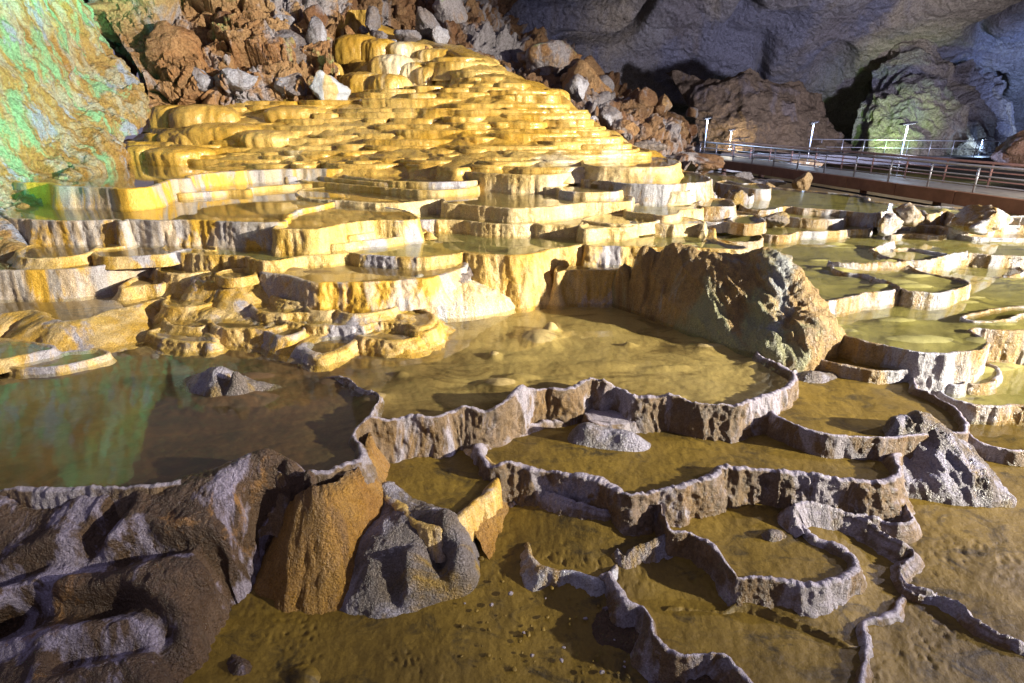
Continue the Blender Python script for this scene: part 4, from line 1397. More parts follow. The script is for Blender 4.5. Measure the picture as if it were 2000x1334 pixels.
pool("broad mirror pool under the leaning wall with a tall gold and grey front", 2.18,
     [(20, 425), (60, 427), (110, 430), (170, 430), (228, 428), (238, 432), (250, 428), (300, 430), (350, 429), (400, 429), (450, 432), (520, 434), (552, 432), (556, 428), (585, 408), (620, 402), (660, 391), (680, 384), (640, 372), (500, 350), (350, 355), (200, 380), (100, 390), (20, 405)],
     M_GREYW, M_MUDB, drop=.62, flare=.10, ribs=.045, lip=.035)
pool("kidney shaped pool with a rounded golden front left of centre", 2.24,
     [(535, 446), (570, 447), (620, 446), (660, 438), (700, 432), (740, 429), (780, 430), (808, 428), (812, 424), (795, 412), (740, 402), (680, 392), (640, 398), (590, 412), (550, 436)],
     M_GOLDW, M_MUDB, drop=.62, flare=.20, ribs=.035, lip=.03, pw=2.2)
pool("small shelf basin clinging to the front of the kidney shaped pool", 2.48,
     [(650, 452), (680, 458), (720, 454), (735, 447), (700, 436), (655, 440)], M_GOLDW, M_MUDB, drop=.30, flare=.06)
pool("long low apron pool at the foot of the kidney shaped pool", 2.58,
     [(650, 476), (700, 470), (760, 464), (800, 458), (835, 452), (840, 455), (800, 440), (680, 445)], M_GOLDW, M_MUDB, drop=.16, flare=.08)
B_H = 2.71
pool("wide green tinted pool in the middle with a tall ribbed golden front", B_H,
     [(330, 490), (380, 494), (430, 497), (480, 500), (515, 509), (550, 506), (590, 499), (640, 496), (680, 493), (720, 497), (780, 500), (830, 501), (862, 498), (880, 496), (905, 492), (915, 493), (950, 496), (1000, 497), (1035, 495), (1070, 487), (1110, 481), (1140, 476), (1150, 480), (1180, 480), (1230, 480),
      (1300, 483), (1340, 484), (1372, 484), (1400, 485), (1450, 486), (1455, 482), (1400, 470), (1380, 440), (1240, 430), (1000, 430), (800, 430), (600, 440), (400, 440), (330, 470)],
     M_GOLDW, M_MUDG, drop=1.15, flare=.34, ribs=.05, lip=.03, ribf=4.5, pw=1.5)
pool("notched little pool on the right of the green pool, dark shadow on its top", 2.88,
     [(1418, 470), (1450, 472), (1483, 469), (1485, 460), (1450, 448), (1400, 445), (1385, 452)], M_RIGHTW, M_MUDG, drop=.28, flare=.06)
pool("orange edged pool with a dark flat surface near the crumpled boulder", 2.55,
     [(1432, 433), (1460, 437), (1488, 434), (1490, 428), (1470, 420), (1435, 422)], M_RIGHTW, M_MUDG, drop=.24, flare=.06)
pool("shaded brown basin tucked left of the ribbed mound", 3.08,
     [(1088, 530), (1110, 527), (1150, 526), (1200, 526), (1240, 522), (1270, 508), (1200, 492), (1140, 494), (1100, 508)], M_GOLDW, M_MUDB, drop=.8, flare=.16, ribs=.04)

# --- pools at the left
pool("narrow stepped basin with thin golden lips at the far left", 2.68,
     [(40, 502), (90, 503), (150, 498), (178, 491), (183, 486), (240, 480), (150, 474), (60, 478)], M_GOLDW, M_MUDB, drop=.16, flare=.12)
pool("low elongated golden basin below the gold and grey wall", 2.7,
     [(182, 494), (200, 500), (260, 500), (330, 494), (360, 486), (420, 488), (400, 476), (300, 474), (200, 478)], M_GOLDW, M_MUDB, drop=.2, flare=.10)
pool("long grey and gold fronted pool at the left edge", 2.85,
     [(-300, 530), (-100, 530), (0, 527), (60, 526), (150, 523), (200, 517), (250, 508), (285, 504), (320, 498), (300, 488), (200, 485), (50, 490), (-100, 500), (-300, 500)],
     M_GREYW, M_MUDB, drop=.62, flare=.14, ribs=.03)
pool("brown mirror pool whose front melts into a smooth golden apron on the left", 3.4,
     [(-300, 625), (-100, 618), (0, 612), (60, 606), (90, 618), (125, 628), (170, 622), (210, 607), (260, 597), (316, 582), (330, 590), (350, 594), (390, 592), (415, 584), (440, 560), (380, 540), (200, 540), (0, 560), (-300, 570)],
     M_GOLDW, M_MUDB, drop=.50, flare=.95, ribs=.05, pw=.85, thick=.08)
pool("thin lipped crescent pool lying on the toe of the golden apron", 3.66,
     [(22, 712), (45, 718), (100, 716), (160, 704), (205, 692), (208, 686), (190, 680), (120, 688), (60, 698), (25, 706)], M_GOLDW, M_MUDB, drop=.14, flare=.05, thick=.045)
pool("dark brown pool cupped in the golden apron at the left edge", 3.55,
     [(-80, 700), (0, 700), (50, 690), (100, 680), (60, 668), (0, 662), (-80, 665)], M_GOLDW, M_MUDB, drop=.14, flare=.15)
pool("round golden pool with a shaded left side below the grey fronted pool", 3.02,
     [(305, 526), (330, 532), (380, 532), (425, 524), (435, 515), (380, 508), (320, 514)], M_GOLDW, M_MUDB, drop=.44, flare=0.34, ribs=.05)
pool("low golden bulge with a thin pool left of the round one", 3.18,
     [(240, 560), (270, 556), (315, 554), (318, 546), (290, 535), (255, 545)], M_GOLDW, M_MUDB, drop=.26, flare=.15, water=False)
pool("flat golden pool with a long sloping front in the left middle", 3.06,
     [(385, 545), (420, 550), (470, 550), (515, 546), (535, 540), (500, 525), (420, 528)], M_GOLDW, M_MUDB, drop=.46, flare=.55, ribs=.05, pw=1.1)
pool("thin crescent pool stacked above the sloping golden front", 2.93,
     [(428, 538), (460, 542), (495, 536), (500, 528), (460, 524), (430, 530)], M_GOLDW, M_MUDB, drop=.14, flare=.05)
M1 = 2.9
pool("broad brown pool with a grey and gold front in the middle", M1,
     [(505, 525), (520, 532), (560, 535), (590, 545), (615, 550), (635, 550), (700, 550), (760, 548), (800, 545), (840, 540), (880, 530), (905, 520), (880, 495), (760, 490), (600, 495), (520, 510)],
     M_GREYW, M_MUDB, drop=.50, flare=.16, ribs=.055)
pool("small dome shaped basin in the shadow of the grey and gold front", 3.28,
     [(512, 566), (540, 578), (570, 588), (590, 590), (600, 570), (560, 552), (520, 556)], M_GOLDW, M_MUDB, drop=.24, flare=0.34, ribs=.05)
pool("half moon pool at the foot of the grey and gold front", 3.34,
     [(600, 602), (640, 608), (655, 604), (680, 612), (720, 611), (765, 602), (775, 590), (740, 578), (620, 580)], M_GOLDW, M_MUDB, drop=.18, flare=0.18)
pool("curling lipped pool left of the half moon pool", 3.38,
     [(492, 590), (505, 604), (540, 610), (600, 610), (640, 605), (600, 590), (540, 582), (505, 580)], M_GOLDW, M_MUDB, drop=.2, flare=0.21, ribs=.05)
pool("long golden pool with a knobbly rim above the lowest bulges", 3.47,
     [(552, 620), (575, 630), (620, 634), (660, 634), (700, 634), (740, 626), (790, 630), (818, 636), (835, 628), (840, 610), (780, 596), (640, 600), (560, 605)], M_GOLDW, M_MUDB, drop=.34, flare=0.31, ribs=.06)
pool("brown pool with a lit left lip beside the triangular shadow", 3.5,
     [(412, 618), (416, 632), (440, 640), (480, 641), (525, 640), (560, 630), (560, 608), (500, 594), (440, 600)], M_GOLDW, M_MUDB, drop=.4, flare=0.28, ribs=.055)
pool("small pool with a sharp corner lit white and gold", 3.52,
     [(520, 640), (535, 650), (556, 656), (580, 650), (592, 642), (596, 628), (560, 622)], M_GREYW, M_MUDB, drop=.38, flare=0.31, ribs=.05)
pool("cup shaped pool with a dark left flank below the brown mirror pool", 3.36,
     [(322, 592), (345, 598), (385, 596), (418, 586), (430, 578), (400, 568), (340, 572)], M_GOLDW, M_MUDB, drop=.22, flare=0.24)
pool("flat round pool with a dark flank left of the lowest curled rim", 3.54,
     [(324, 622), (345, 634), (390, 638), (402, 634), (415, 624), (440, 615), (420, 604), (340, 604)], M_GOLDW, M_MUDB, drop=.2, flare=0.24)
pool("low curled golden rim at the edge of the dark left pool", 3.62,
     [(298, 646), (310, 657), (345, 664), (400, 666), (414, 668), (410, 655), (380, 640), (320, 640)], M_GOLDW, M_MUDB, drop=.18, flare=0.12, ribs=.05)
pool("small shallow cup on the lowest golden bulges", 3.62,
     [(592, 676), (630, 690), (680, 672), (700, 655), (640, 655), (600, 662)], M_GOLDW, M_MUDB, drop=.25, flare=0.24, ribs=.06, thick=.08)
pool("oval pool on the lowest bulge right of the knobbly rim", 3.58,
     [(695, 648), (720, 660), (760, 664), (800, 660), (825, 648), (822, 634), (780, 630), (720, 636)], M_GOLDW, M_MUDB, drop=.3, flare=0.34, ribs=.06, pw=1.1)
pool("rounded golden buttress pool at the right end of the lowest bulges", 3.52,
     [(800, 640), (825, 646), (846, 636), (848, 622), (820, 612), (790, 620)], M_GOLDW, M_MUDB, drop=.36, flare=0.28, ribs=.05, water=False)

# --- the right hand basin
pool("large reflecting pool below the walkway with green bed", 2.72,
     [(1400, 372), (1440, 392), (1465, 408), (1500, 410), (1530, 403), (1545, 403), (1570, 406), (1640, 410), (1700, 416), (1730, 412), (1760, 408), (1800, 410), (1812, 418), (1850, 412), (1860, 416), (1900, 425), (1960, 420), (1900, 408), (1790, 400), (1700, 392), (1690, 384), (1600, 374), (1500, 364), (1460, 350), (1440, 345), (1380, 337), (1330, 330), (1290, 340), (1330, 360)],
     M_RIGHTW, M_MUDG, drop=.36, flare=.07, lip=.02, thick=.06)
pool("flat topped ochre ledge with a white dripping front in the reflecting pool", 2.42,
     [(1455, 366), (1480, 369), (1500, 369), (1503, 364), (1480, 358), (1450, 358), (1420, 352), (1400, 356), (1440, 362)], M_RIGHTW, M_MUDG, drop=.42, flare=.05)
pool("small white fronted ledge behind the crumpled grey boulder", 2.55,
     [(1440, 380), (1465, 384), (1468, 376), (1450, 370), (1425, 372)], M_RIGHTW, M_MUDG, drop=.36, flare=.05)
pool("round island of pale rim left of the reflecting pool", 2.35,
     [(1380, 384), (1392, 383), (1396, 378), (1385, 372), (1372, 376)], M_RIGHTW, M_MUDG, drop=.2, flare=.05)
pool("horseshoe pool with a white right end below the reflecting pool", 2.86,
     [(1435, 424), (1470, 424), (1495, 424), (1540, 423), (1560, 425), (1600, 428), (1640, 427), (1652, 422), (1650, 416), (1600, 408), (1520, 404), (1450, 410)], M_RIGHTW, M_MUDG, drop=.42, flare=.06)
pool("low ochre lipped strip of water below the horseshoe pool", 3.08,
     [(1480, 454), (1510, 458), (1540, 458), (1560, 452), (1600, 452), (1640, 450), (1656, 448), (1700, 445), (1680, 430), (1600, 430), (1500, 432), (1470, 440)], M_RIGHTW, M_MUDG, drop=.3, flare=.05)
pool("upper right terrace with a fringe of hanging drips", 3.0,
     [(1790, 438), (1830, 440), (1860, 445), (1900, 446), (1950, 445), (1975, 440), (2100, 445), (2100, 420), (1900, 425), (1810, 428)], M_RIGHTW, M_MUDB, drop=.36, flare=.06)
pool("low brown terrace under the hanging drips at the right", 3.16,
     [(1740, 458), (1790, 456), (1820, 460), (1860, 456), (1900, 462), (2100, 462), (2100, 440), (1800, 440), (1745, 450)], M_RIGHTW, M_MUDB, drop=.2, flare=.05)
R5 = 3.24
pool("broad clear olive green pool spreading right of the ribbed mound", R5,
     [(1500, 560), (1550, 578), (1578, 590), (1600, 592), (1618, 588), (1650, 580), (1678, 575), (1682, 572), (1720, 569), (1762, 563), (1770, 567), (1792, 569), (1830, 571), (1858, 566), (1884, 561), (1892, 552), (1880, 544), (1840, 538), (1800, 530), (1775, 516), (1790, 509), (1830, 506), (1895, 494), (1950, 498), (2150, 500),
      (2150, 450), (1900, 455), (1750, 445), (1600, 440), (1480, 440), (1430, 470)], M_RIGHTW, M_MUDG, drop=.36, flare=.05, lip=.035, ribs=.03)
pool("large shallow green pool at the right edge with the bright lamp reflection", 3.5,
     [(1570, 636), (1600, 644), (1640, 652), (1680, 662), (1720, 672), (1755, 680), (1800, 688), (1830, 690), (1880, 686), (1920, 680), (1926, 668), (1912, 655), (1893, 645), (1900, 640), (1950, 644), (2000, 643), (2200, 650), (2200, 490), (1800, 485), (1600, 560)],
     M_RIGHTW, M_MUDG, drop=.75, flare=.09, lip=.03, ribs=.04)
pool("small ledge pool jutting at the right edge above the shallow green pool", 3.48,
     [(1885, 622), (1930, 626), (1975, 620), (1990, 612), (2050, 612), (2100, 600), (1990, 598), (1930, 606)], M_RIGHTW, M_MUDG, drop=.16, flare=.04)
pool("muddy kidney pool with a ribbed white and ochre front right of the mound", 3.8,
     [(1585, 696), (1610, 702), (1650, 712), (1700, 720), (1740, 724), (1790, 720), (1815, 708), (1810, 690), (1750, 660), (1650, 640), (1590, 655)],
     M_RIGHTW, M_MUD, drop=.36, flare=.08, ribs=.035, water=True)
pool("round golden cup pool at the right, its rim lit from the right", 4.0,
     [(1880, 742), (1900, 750), (1935, 746), (1948, 732), (1940, 715), (1900, 705), (1872, 715)], M_RIGHTW, M_MUDG, drop=.22, flare=.07, ribs=.03)
pool("thin walled side basin linking the kidney pool and the cup pool", 3.98,
     [(1800, 725), (1830, 740), (1870, 752), (1890, 745), (1875, 722), (1830, 712)], M_RIGHTW, M_MUDG, drop=.22, flare=.06)
pool("wide pool at the right edge behind the pitted rock, dark left wall", 4.1,
     [(1825, 756), (1850, 772), (1890, 786), (1940, 792), (1990, 788), (2200, 800), (2200, 660), (1900, 680), (1800, 700), (1800, 740)],
     M_RIGHTW, M_MUDG, drop=.6, flare=.09, ribs=.035)
pool("low crusted wall pool at the right edge just above the bare mud", 4.34,
     [(1880, 815), (1900, 850), (1940, 870), (2000, 880), (2200, 890), (2200, 790), (1950, 780), (1880, 790)], M_BROWNW, M_MUD, drop=.30, flare=.06, ribs=.035)
pool("drained muddy basin between the ribbed mound and the pitted rock", 3.93,
     [(1508, 800), (1530, 815), (1565, 832), (1610, 846), (1650, 850), (1710, 852), (1780, 850), (1850, 842), (1882, 842), (1881, 818), (1866, 795), (1830, 775), (1795, 758), (1780, 735), (1700, 700), (1600, 690), (1560, 715), (1530, 765)],
     M_BROWNW, M_MUD, drop=.40, flare=.10, ribs=.035, water=False, depth=.08)

# --- the great foreground pool
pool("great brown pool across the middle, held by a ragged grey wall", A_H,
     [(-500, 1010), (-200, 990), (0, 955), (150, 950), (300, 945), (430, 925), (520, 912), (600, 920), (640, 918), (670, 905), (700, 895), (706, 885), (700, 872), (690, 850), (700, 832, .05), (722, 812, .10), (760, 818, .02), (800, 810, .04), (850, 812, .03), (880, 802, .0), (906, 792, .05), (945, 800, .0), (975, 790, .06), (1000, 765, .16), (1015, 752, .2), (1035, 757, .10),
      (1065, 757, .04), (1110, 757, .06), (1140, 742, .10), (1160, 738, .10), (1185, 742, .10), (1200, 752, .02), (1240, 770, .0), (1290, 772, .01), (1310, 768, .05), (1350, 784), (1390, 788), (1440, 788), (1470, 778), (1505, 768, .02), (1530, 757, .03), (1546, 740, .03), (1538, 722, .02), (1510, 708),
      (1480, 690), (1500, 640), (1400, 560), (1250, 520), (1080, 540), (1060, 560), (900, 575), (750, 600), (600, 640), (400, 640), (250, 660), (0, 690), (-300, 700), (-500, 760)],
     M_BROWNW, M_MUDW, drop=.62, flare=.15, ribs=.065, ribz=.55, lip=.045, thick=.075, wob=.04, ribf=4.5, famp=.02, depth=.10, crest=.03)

# --- shelf pools in front of it
pool("long drained shelf of ochre mud with a thin grey wall running right", 4.15,
     [(960, 905, .06), (985, 900, .08), (1010, 905, .04), (1050, 915, .02), (1100, 922, .03), (1150, 928, .04), (1200, 948, .02), (1235, 962, .03), (1265, 960), (1300, 950), (1340, 942, .02), (1385, 925, .03), (1405, 906, .06), (1440, 912, .05), (1480, 915, .03), (1530, 920, .03), (1585, 924, .03), (1600, 926, .05), (1640, 934, .03), (1700, 936, .03), (1738, 932, .04), (1752, 915, .05), (1745, 885, .04),
      (1740, 860), (1700, 820), (1500, 790), (1200, 800), (1000, 840), (940, 870)],
     M_BROWNW, M_MUD, drop=.50, flare=.22, ribs=.07, ribz=.7, lip=.035, thick=.09, water=False, depth=.06, crest=.035, wob=.06)
pool("drained ochre pocket behind the foreground boulders with a gleaming yellow flank", 4.2,
     [(735, 905), (728, 930), (760, 965), (790, 995), (815, 1020), (850, 1028), (885, 1015), (915, 990), (945, 965), (962, 940), (972, 922), (960, 905), (930, 880), (850, 850), (760, 860)],
     M_GOLDW, M_MUD, drop=.35, flare=.06, ribs=.03, water=False, depth=.05, thick=.05, pw=1.1)

# --- stepped basins of the foreground mud
pool("crusted white ledge stuck to the ragged wall, left of the great pool's round front", 4.06,
     [(1140, 798), (1155, 818, .02), (1185, 826), (1225, 825), (1250, 820), (1262, 808), (1245, 765), (1190, 738), (1140, 745)], M_BROWNW, M_BROWNW, drop=.26, flare=.12, ribs=.05, ribz=.7, water=False, depth=.0, lip=.0, crest=.02)
pool("oval dry basin with jagged grey rims and a small stone inside, lower right of centre", 4.53,
     [(1212, 1000), (1228, 988, .08), (1260, 986, .12), (1286, 986, .24), (1298, 1006, .22), (1310, 1030, .16), (1350, 1040, .12), (1385, 1055, .12), (1410, 1082, .10), (1425, 1110, .05), (1442, 1130, .0), (1468, 1126), (1500, 1124), (1540, 1130), (1580, 1138), (1622, 1133), (1656, 1118), (1671, 1100), (1655, 1078), (1622, 1060), (1590, 1048), (1574, 1038), (1568, 1010, .0), (1600, 980), (1620, 940), (1450, 930), (1250, 945)],
     M_BROWNW, M_MUD, drop=.3, flare=.16, ribs=.05, ribz=.7, water=False, depth=.04, crest=.035, thick=.06)
pool("round dry saucer basin with a thin pale lip in the centre foreground", 4.67,
     [(1042, 1046), (1031, 1068), (1036, 1090), (1055, 1106), (1090, 1114), (1130, 1122), (1165, 1127), (1190, 1118), (1205, 1095), (1190, 1068), (1150, 1045), (1100, 1036), (1062, 1036)],
     M_RIGHTW, M_MUD, drop=.3, flare=.26, ribs=.04, ribz=.7, water=False, depth=.05, pw=1.1)
pool("wide low mud basin behind the white topped winding rim at the bottom", 4.78,
     [(1180, 1122, .12), (1192, 1112, .2), (1206, 1128, .18), (1216, 1152, .14), (1226, 1170, .12), (1255, 1180, .12), (1272, 1202, .12), (1278, 1232, .10), (1296, 1258, .08), (1320, 1272, .08), (1370, 1275, .08), (1420, 1280, .10), (1442, 1302, .08), (1472, 1336, .06), (1530, 1400), (1640, 1400), (1690, 1268), (1694, 1246), (1686, 1220), (1702, 1208), (1730, 1200), (1748, 1180), (1762, 1150), (1745, 1110), (1660, 1090), (1500, 1105), (1380, 1090), (1250, 1090)],
     M_BROWNW, M_MUD, drop=.3, flare=.20, ribs=.05, ribz=.7, water=False, depth=.035, crest=.03, thick=.06, pw=1.2)
# ================================================================== FREE RIMS
ridge("low pointed rim dividing the great pool from the dark left bay", A_H, [(635, 738, .02), (655, 735, .06), (680, 738, .09), (695, 750, .07), (712, 760, .06), (735, 766, .08), (742, 778, .05), (730, 795, .08), (722, 812, .12)], M_BROWNW, w=.03, foot=.10)
RB = "thin rims standing in the olive green pool"
ridge("grey front facing rim across the back of the olive green pool", R5, [(1618, 510, .10), (1650, 513, .12), (1700, 513, .12), (1750, 511, .13), (1784, 509, .10)], M_RIGHTW, w=.03, foot=.05, group=RB)
ridge("thin zigzag rim running down to the right in the olive green pool", R5, [(1622, 511, .08), (1634, 527, .07), (1660, 532, .06), (1690, 536, .06), (1720, 545, .06), (1750, 555, .06), (1762, 563, .06)], M_RIGHTW, w=.03, foot=.06, group=RB)
ridge("short pale grey wall leaning in the far part of the olive green pool", 3.2, [(1702, 486, .02), (1722, 478, .10), (1738, 472, .16), (1746, 470, .10)], M_RIGHTW, w=.03, foot=.05, group=RB)
ridge("thin beaded rim looping under the short pale grey wall", R5, [(1702, 484, .06), (1725, 498, .06), (1760, 506, .05), (1800, 508, .06), (1830, 503, .06), (1860, 495, .08), (1890, 490, .12)], M_RIGHTW, w=.03, foot=.05, group=RB)
ridge("thin ochre rim near the top of the olive green pool", R5, [(1745, 486, .04), (1775, 484, .06), (1805, 488, .06), (1850, 495, .05)], M_RIGHTW, w=.03, foot=.05, group=RB)
ridge("curved rim tongue closing the right end of the olive water", 3.55, [(1960, 538, .08), (1980, 536, .12), (1996, 532, .12), (1990, 522, .08), (1960, 520, .05), (1900, 518, .05)], M_RIGHTW, w=.03, foot=.05)
ridge("curled rim with mud inside just behind the nose of the mound", R5, [(1500, 508, .08), (1525, 514, .10), (1548, 518, .12), (1556, 528, .10), (1545, 540, .08)], M_RIGHTW, w=.04, foot=.08)
ridge("rim spur climbing from the shelf to the crusted grey slope", 4.28, [(1500, 790, .1), (1504, 812, .12), (1520, 828, .12), (1545, 845, .10), (1600, 865, .09), (1650, 875, .10), (1700, 878, .12)], M_BROWNW, w=.05, foot=.14)
FG = "knife edged rims on the foreground mud"
ridge("knife edged rim stepping down left of the foreground hook", None, [(965, 905, 0.18), (985, 935, 0.132), (1000, 965, 0.072), (1008, 985, 0.024)], M_BROWNW, w=.065, foot=.18, group=FG)
ridge("inner rim of the narrow golden trough", None, [(1000, 935, 0.132), (1050, 955, 0.12), (1100, 970, 0.108), (1150, 985, 0.084), (1185, 995, 0.06), (1215, 988, 0.072), (1235, 972, 0.132)], M_BROWNW, w=.06, foot=.14, group=FG)
ridge("white spurred rim hooking left below the dark peak", None, [(1310, 1040, 0.182), (1270, 1060, 0.14), (1240, 1070, 0.112), (1222, 1085, 0.098), (1205, 1072, 0.07)], M_GREYROCK, w=.05, foot=.14, group=FG)
ridge("tall curved rim with a lit left end above the oval mud basin", None, [(1572, 1040, 0.075), (1556, 1015, 0.12), (1552, 992, 0.21), (1570, 980, 0.225), (1610, 985, 0.21), (1650, 998, 0.195), (1690, 1015, 0.18), (1730, 1040, 0.165), (1765, 1060, 0.18), (1785, 1075, 0.15), (1770, 1095, 0.105), (1755, 1110, 0.09)], M_BROWNW, w=.065, foot=.18, group=FG)
ridge("inner double rim in the bend of the curved one", None, [(1665, 1010, 0.165), (1690, 1002, 0.195), (1720, 1012, 0.18), (1755, 1022, 0.18), (1782, 1012, 0.18), (1770, 985, 0.18), (1745, 960, 0.195), (1700, 945, 0.225), (1670, 935, 0.255)], M_BROWNW, w=.06, foot=.12, group=FG)
ridge("long thin rim trailing to the lower right corner", None, [(1755, 1100, 0.096), (1765, 1130, 0.096), (1790, 1142, 0.112), (1815, 1150, 0.112), (1845, 1165, 0.096), (1880, 1180, 0.096), (1910, 1210, 0.096), (1950, 1235, 0.08), (2010, 1260, 0.064), (2100, 1300, 0.04)], M_BROWNW, w=.05, foot=.14, group=FG)
ridge("short thin rim outlining a grey triangular hollow", None, [(1758, 1115, .12), (1766, 1145, .08), (1790, 1160, .08), (1815, 1162, .08), (1830, 1155, .08)], M_BROWNW, w=.03, foot=.08, group=FG)
ridge("faint rounded ochre swell across the lower right mud", None, [(1290, 1200, .03), (1310, 1185, .06), (1360, 1188, .06), (1410, 1192, .07), (1440, 1180, .08), (1490, 1185, .07), (1560, 1215, .07), (1620, 1240, .07), (1660, 1262, .06), (1690, 1262, .03)], M_MUD, w=.03, foot=.22, group=FG, crest=.01)
_ap = rock_patch("smooth grey brown apron slope with a white scar left of the winding rim",
           [(1095, 1155, 4.98), (1120, 1200, 5.0), (1128, 1240, 5.02), (1160, 1280, 5.02), (1230, 1298, 5.04), (1320, 1300, 5.02), (1330, 1280, 4.98), (1290, 1240, 4.95), (1240, 1170, 4.9), (1180, 1135, 4.9)],
           [(1150, 1180, 4.9), (1200, 1190, 4.84), (1240, 1230, 4.84), (1180, 1230, 4.88), (1270, 1270, 4.86), (1215, 1165, 4.82), (1150, 1240, 4.94)], M_FORE, name="mud_apron", cat="rock", amp=.015, c=.3)
rock_patch("dark shadowed knoll at the bottom edge right of centre",
           [(1200, 1345, 5.1), (1260, 1305, 5.05), (1340, 1290, 5.03), (1420, 1290, 5.0), (1450, 1330, 5.0), (1500, 1400, 5.1), (1200, 1420, 5.2)],
           [(1300, 1310, 4.95), (1400, 1300, 4.92), (1350, 1340, 4.92), (1430, 1340, 4.94)], M_FORE, name="rock_knoll", cat="rock", amp=.02, c=.3)

# ================================================================== ROCKS
rock_patch("lumpy golden flowstone bank carrying the small pools of the left middle",
           [(285, 668, 3.9), (400, 675, 3.9), (480, 692, 3.9), (560, 700, 3.9), (640, 708, 3.9), (740, 698, 3.9), (830, 680, 3.9), (862, 655, 3.9), (870, 625, 3.8), (820, 590, 3.5), (700, 575, 3.4), (560, 560, 3.3), (430, 555, 3.3), (330, 580, 3.5), (290, 620, 3.7)],
           [(340, 605, 3.45), (450, 600, 3.46), (560, 600, 3.44), (700, 600, 3.48), (400, 642, 3.64), (500, 652, 3.66), (600, 655, 3.68), (750, 655, 3.64), (820, 640, 3.6), (350, 640, 3.66), (660, 630, 3.56), (480, 680, 3.78), (620, 688, 3.8), (740, 682, 3.78)],
           M_GOLDW, name="flowstone_bank", cat="flowstone bank", amp=.06, fr=2.4, c=.25)
rock_patch("large ribbed brown mound with a white crusted nose, right of centre",
           [(1185, 12.0, 3.9), (1235, 11.35, 3.9), (1300, 10.55, 3.9), (1370, 9.75, 3.9), (1420, 9.35, 3.9), (1480, 9.0, 3.95), (1530, 8.75, 4.05), (1575, 8.8, 4.1), (1615, 9.05, 4.05), (1640, 9.5, 3.95), (1625, 10.0, 3.85), (1590, 10.5, 3.7), (1550, 11.0, 3.6), (1500, 11.5, 3.5), (1400, 11.7, 3.4), (1300, 12.0, 3.3), (1225, 12.3, 3.3), (1180, 12.5, 3.4)],
           [(1228, 496, 11.65), (1250, 500, 11.5), (1300, 505, 11.25), (1350, 506, 11.0), (1400, 505, 10.85), (1440, 507, 10.7), (1480, 503, 10.55), (1505, 508, 10.4), (1525, 530, 10.2), (1545, 560, 10.0), (1570, 595, 9.75), (1600, 630, 9.5), (1618, 662, 9.3),
            (1215, 540, 11.9), (1225, 580, 11.65), (1260, 560, 11.35), (1300, 570, 11.0), (1300, 615, 10.75), (1350, 560, 10.65), (1370, 620, 10.1), (1400, 560, 10.4), (1400, 600, 10.15), (1410, 650, 9.7), (1440, 560, 10.25), (1450, 610, 9.85), (1470, 655, 9.4), (1480, 540, 10.3), (1500, 600, 9.8), (1520, 650, 9.3), (1550, 690, 8.95), (1590, 685, 8.98), (1560, 640, 9.3), (1530, 590, 9.85), (1610, 675, 9.15), (1500, 690, 9.0)],
           M_MOUND, name="flowstone_mound", cat="flowstone mound", amp=.09, fr=1.5, stretch=(1.5, .8, .45), fine=.016, c=.2, byY=True,
           disp=lambda X, Y, Z: .12 * ridged(X * 2.4 + Y * 1.1, Y * .3, Z * .5, 3) + np.clip((X - 4.2) / .6, 0, 1) * .14 * ridged(X * 2.2, Y * 2.2, Z * 2.2 + 4, 4))
rock_patch("cream and blue dripping lump between the brown pool and the great pool",
           [(735, 10.6, 3.5), (770, 10.6, 3.85), (800, 10.75, 3.85), (850, 10.8, 3.85), (900, 10.85, 3.85), (960, 11.05, 3.85), (1006, 11.4, 3.85), (1010, 11.9, 3.7), (960, 12.2, 3.4), (880, 12.2, 3.3), (800, 11.7, 3.3), (745, 11.2, 3.4)],
           [(765, 575, 10.85), (790, 562, 11.0), (830, 550, 11.3), (880, 543, 11.55), (920, 552, 11.6), (960, 570, 11.55), (985, 585, 11.5), (800, 590, 10.85), (850, 580, 10.95), (900, 580, 11.05), (940, 585, 11.15), (975, 595, 11.3), (820, 608, 10.8), (870, 612, 10.84), (930, 607, 10.98), (760, 590, 10.7)],
           M_LUMP, name="dripping_flowstone", cat="flowstone lump", amp=.05, fr=2.2, stretch=(1.6, 1.6, .5), c=.2, byY=True, disp=lambda X, Y, Z: .04 * ridged(X * 4, Y * 4, Z * .8, 3))
rock_patch("small golden bench under the tall ribbed wall beside the great pool",
           [(1000, 592, 3.86), (1040, 590, 3.86), (1088, 580, 3.86), (1092, 560, 3.5), (1070, 540, 3.3), (1020, 550, 3.3), (995, 570, 3.5)],
           [(1040, 556, 3.35), (1070, 552, 3.35), (1080, 565, 3.5), (1030, 570, 3.5), (1060, 575, 3.58)], M_GOLDW, name="flowstone_bench", cat="flowstone lump", amp=.03)
rock_patch("blue white patch of crust between two brown pools",
           [(815, 533, 2.98), (850, 538, 2.98), (895, 537, 2.98), (915, 525, 2.96), (910, 508, 2.95), (860, 512, 2.96)], [(850, 527, 2.84), (880, 520, 2.79), (898, 515, 2.76)], M_GREYB, name="crust_patch", cat="flowstone lump", amp=.02, c=.3)
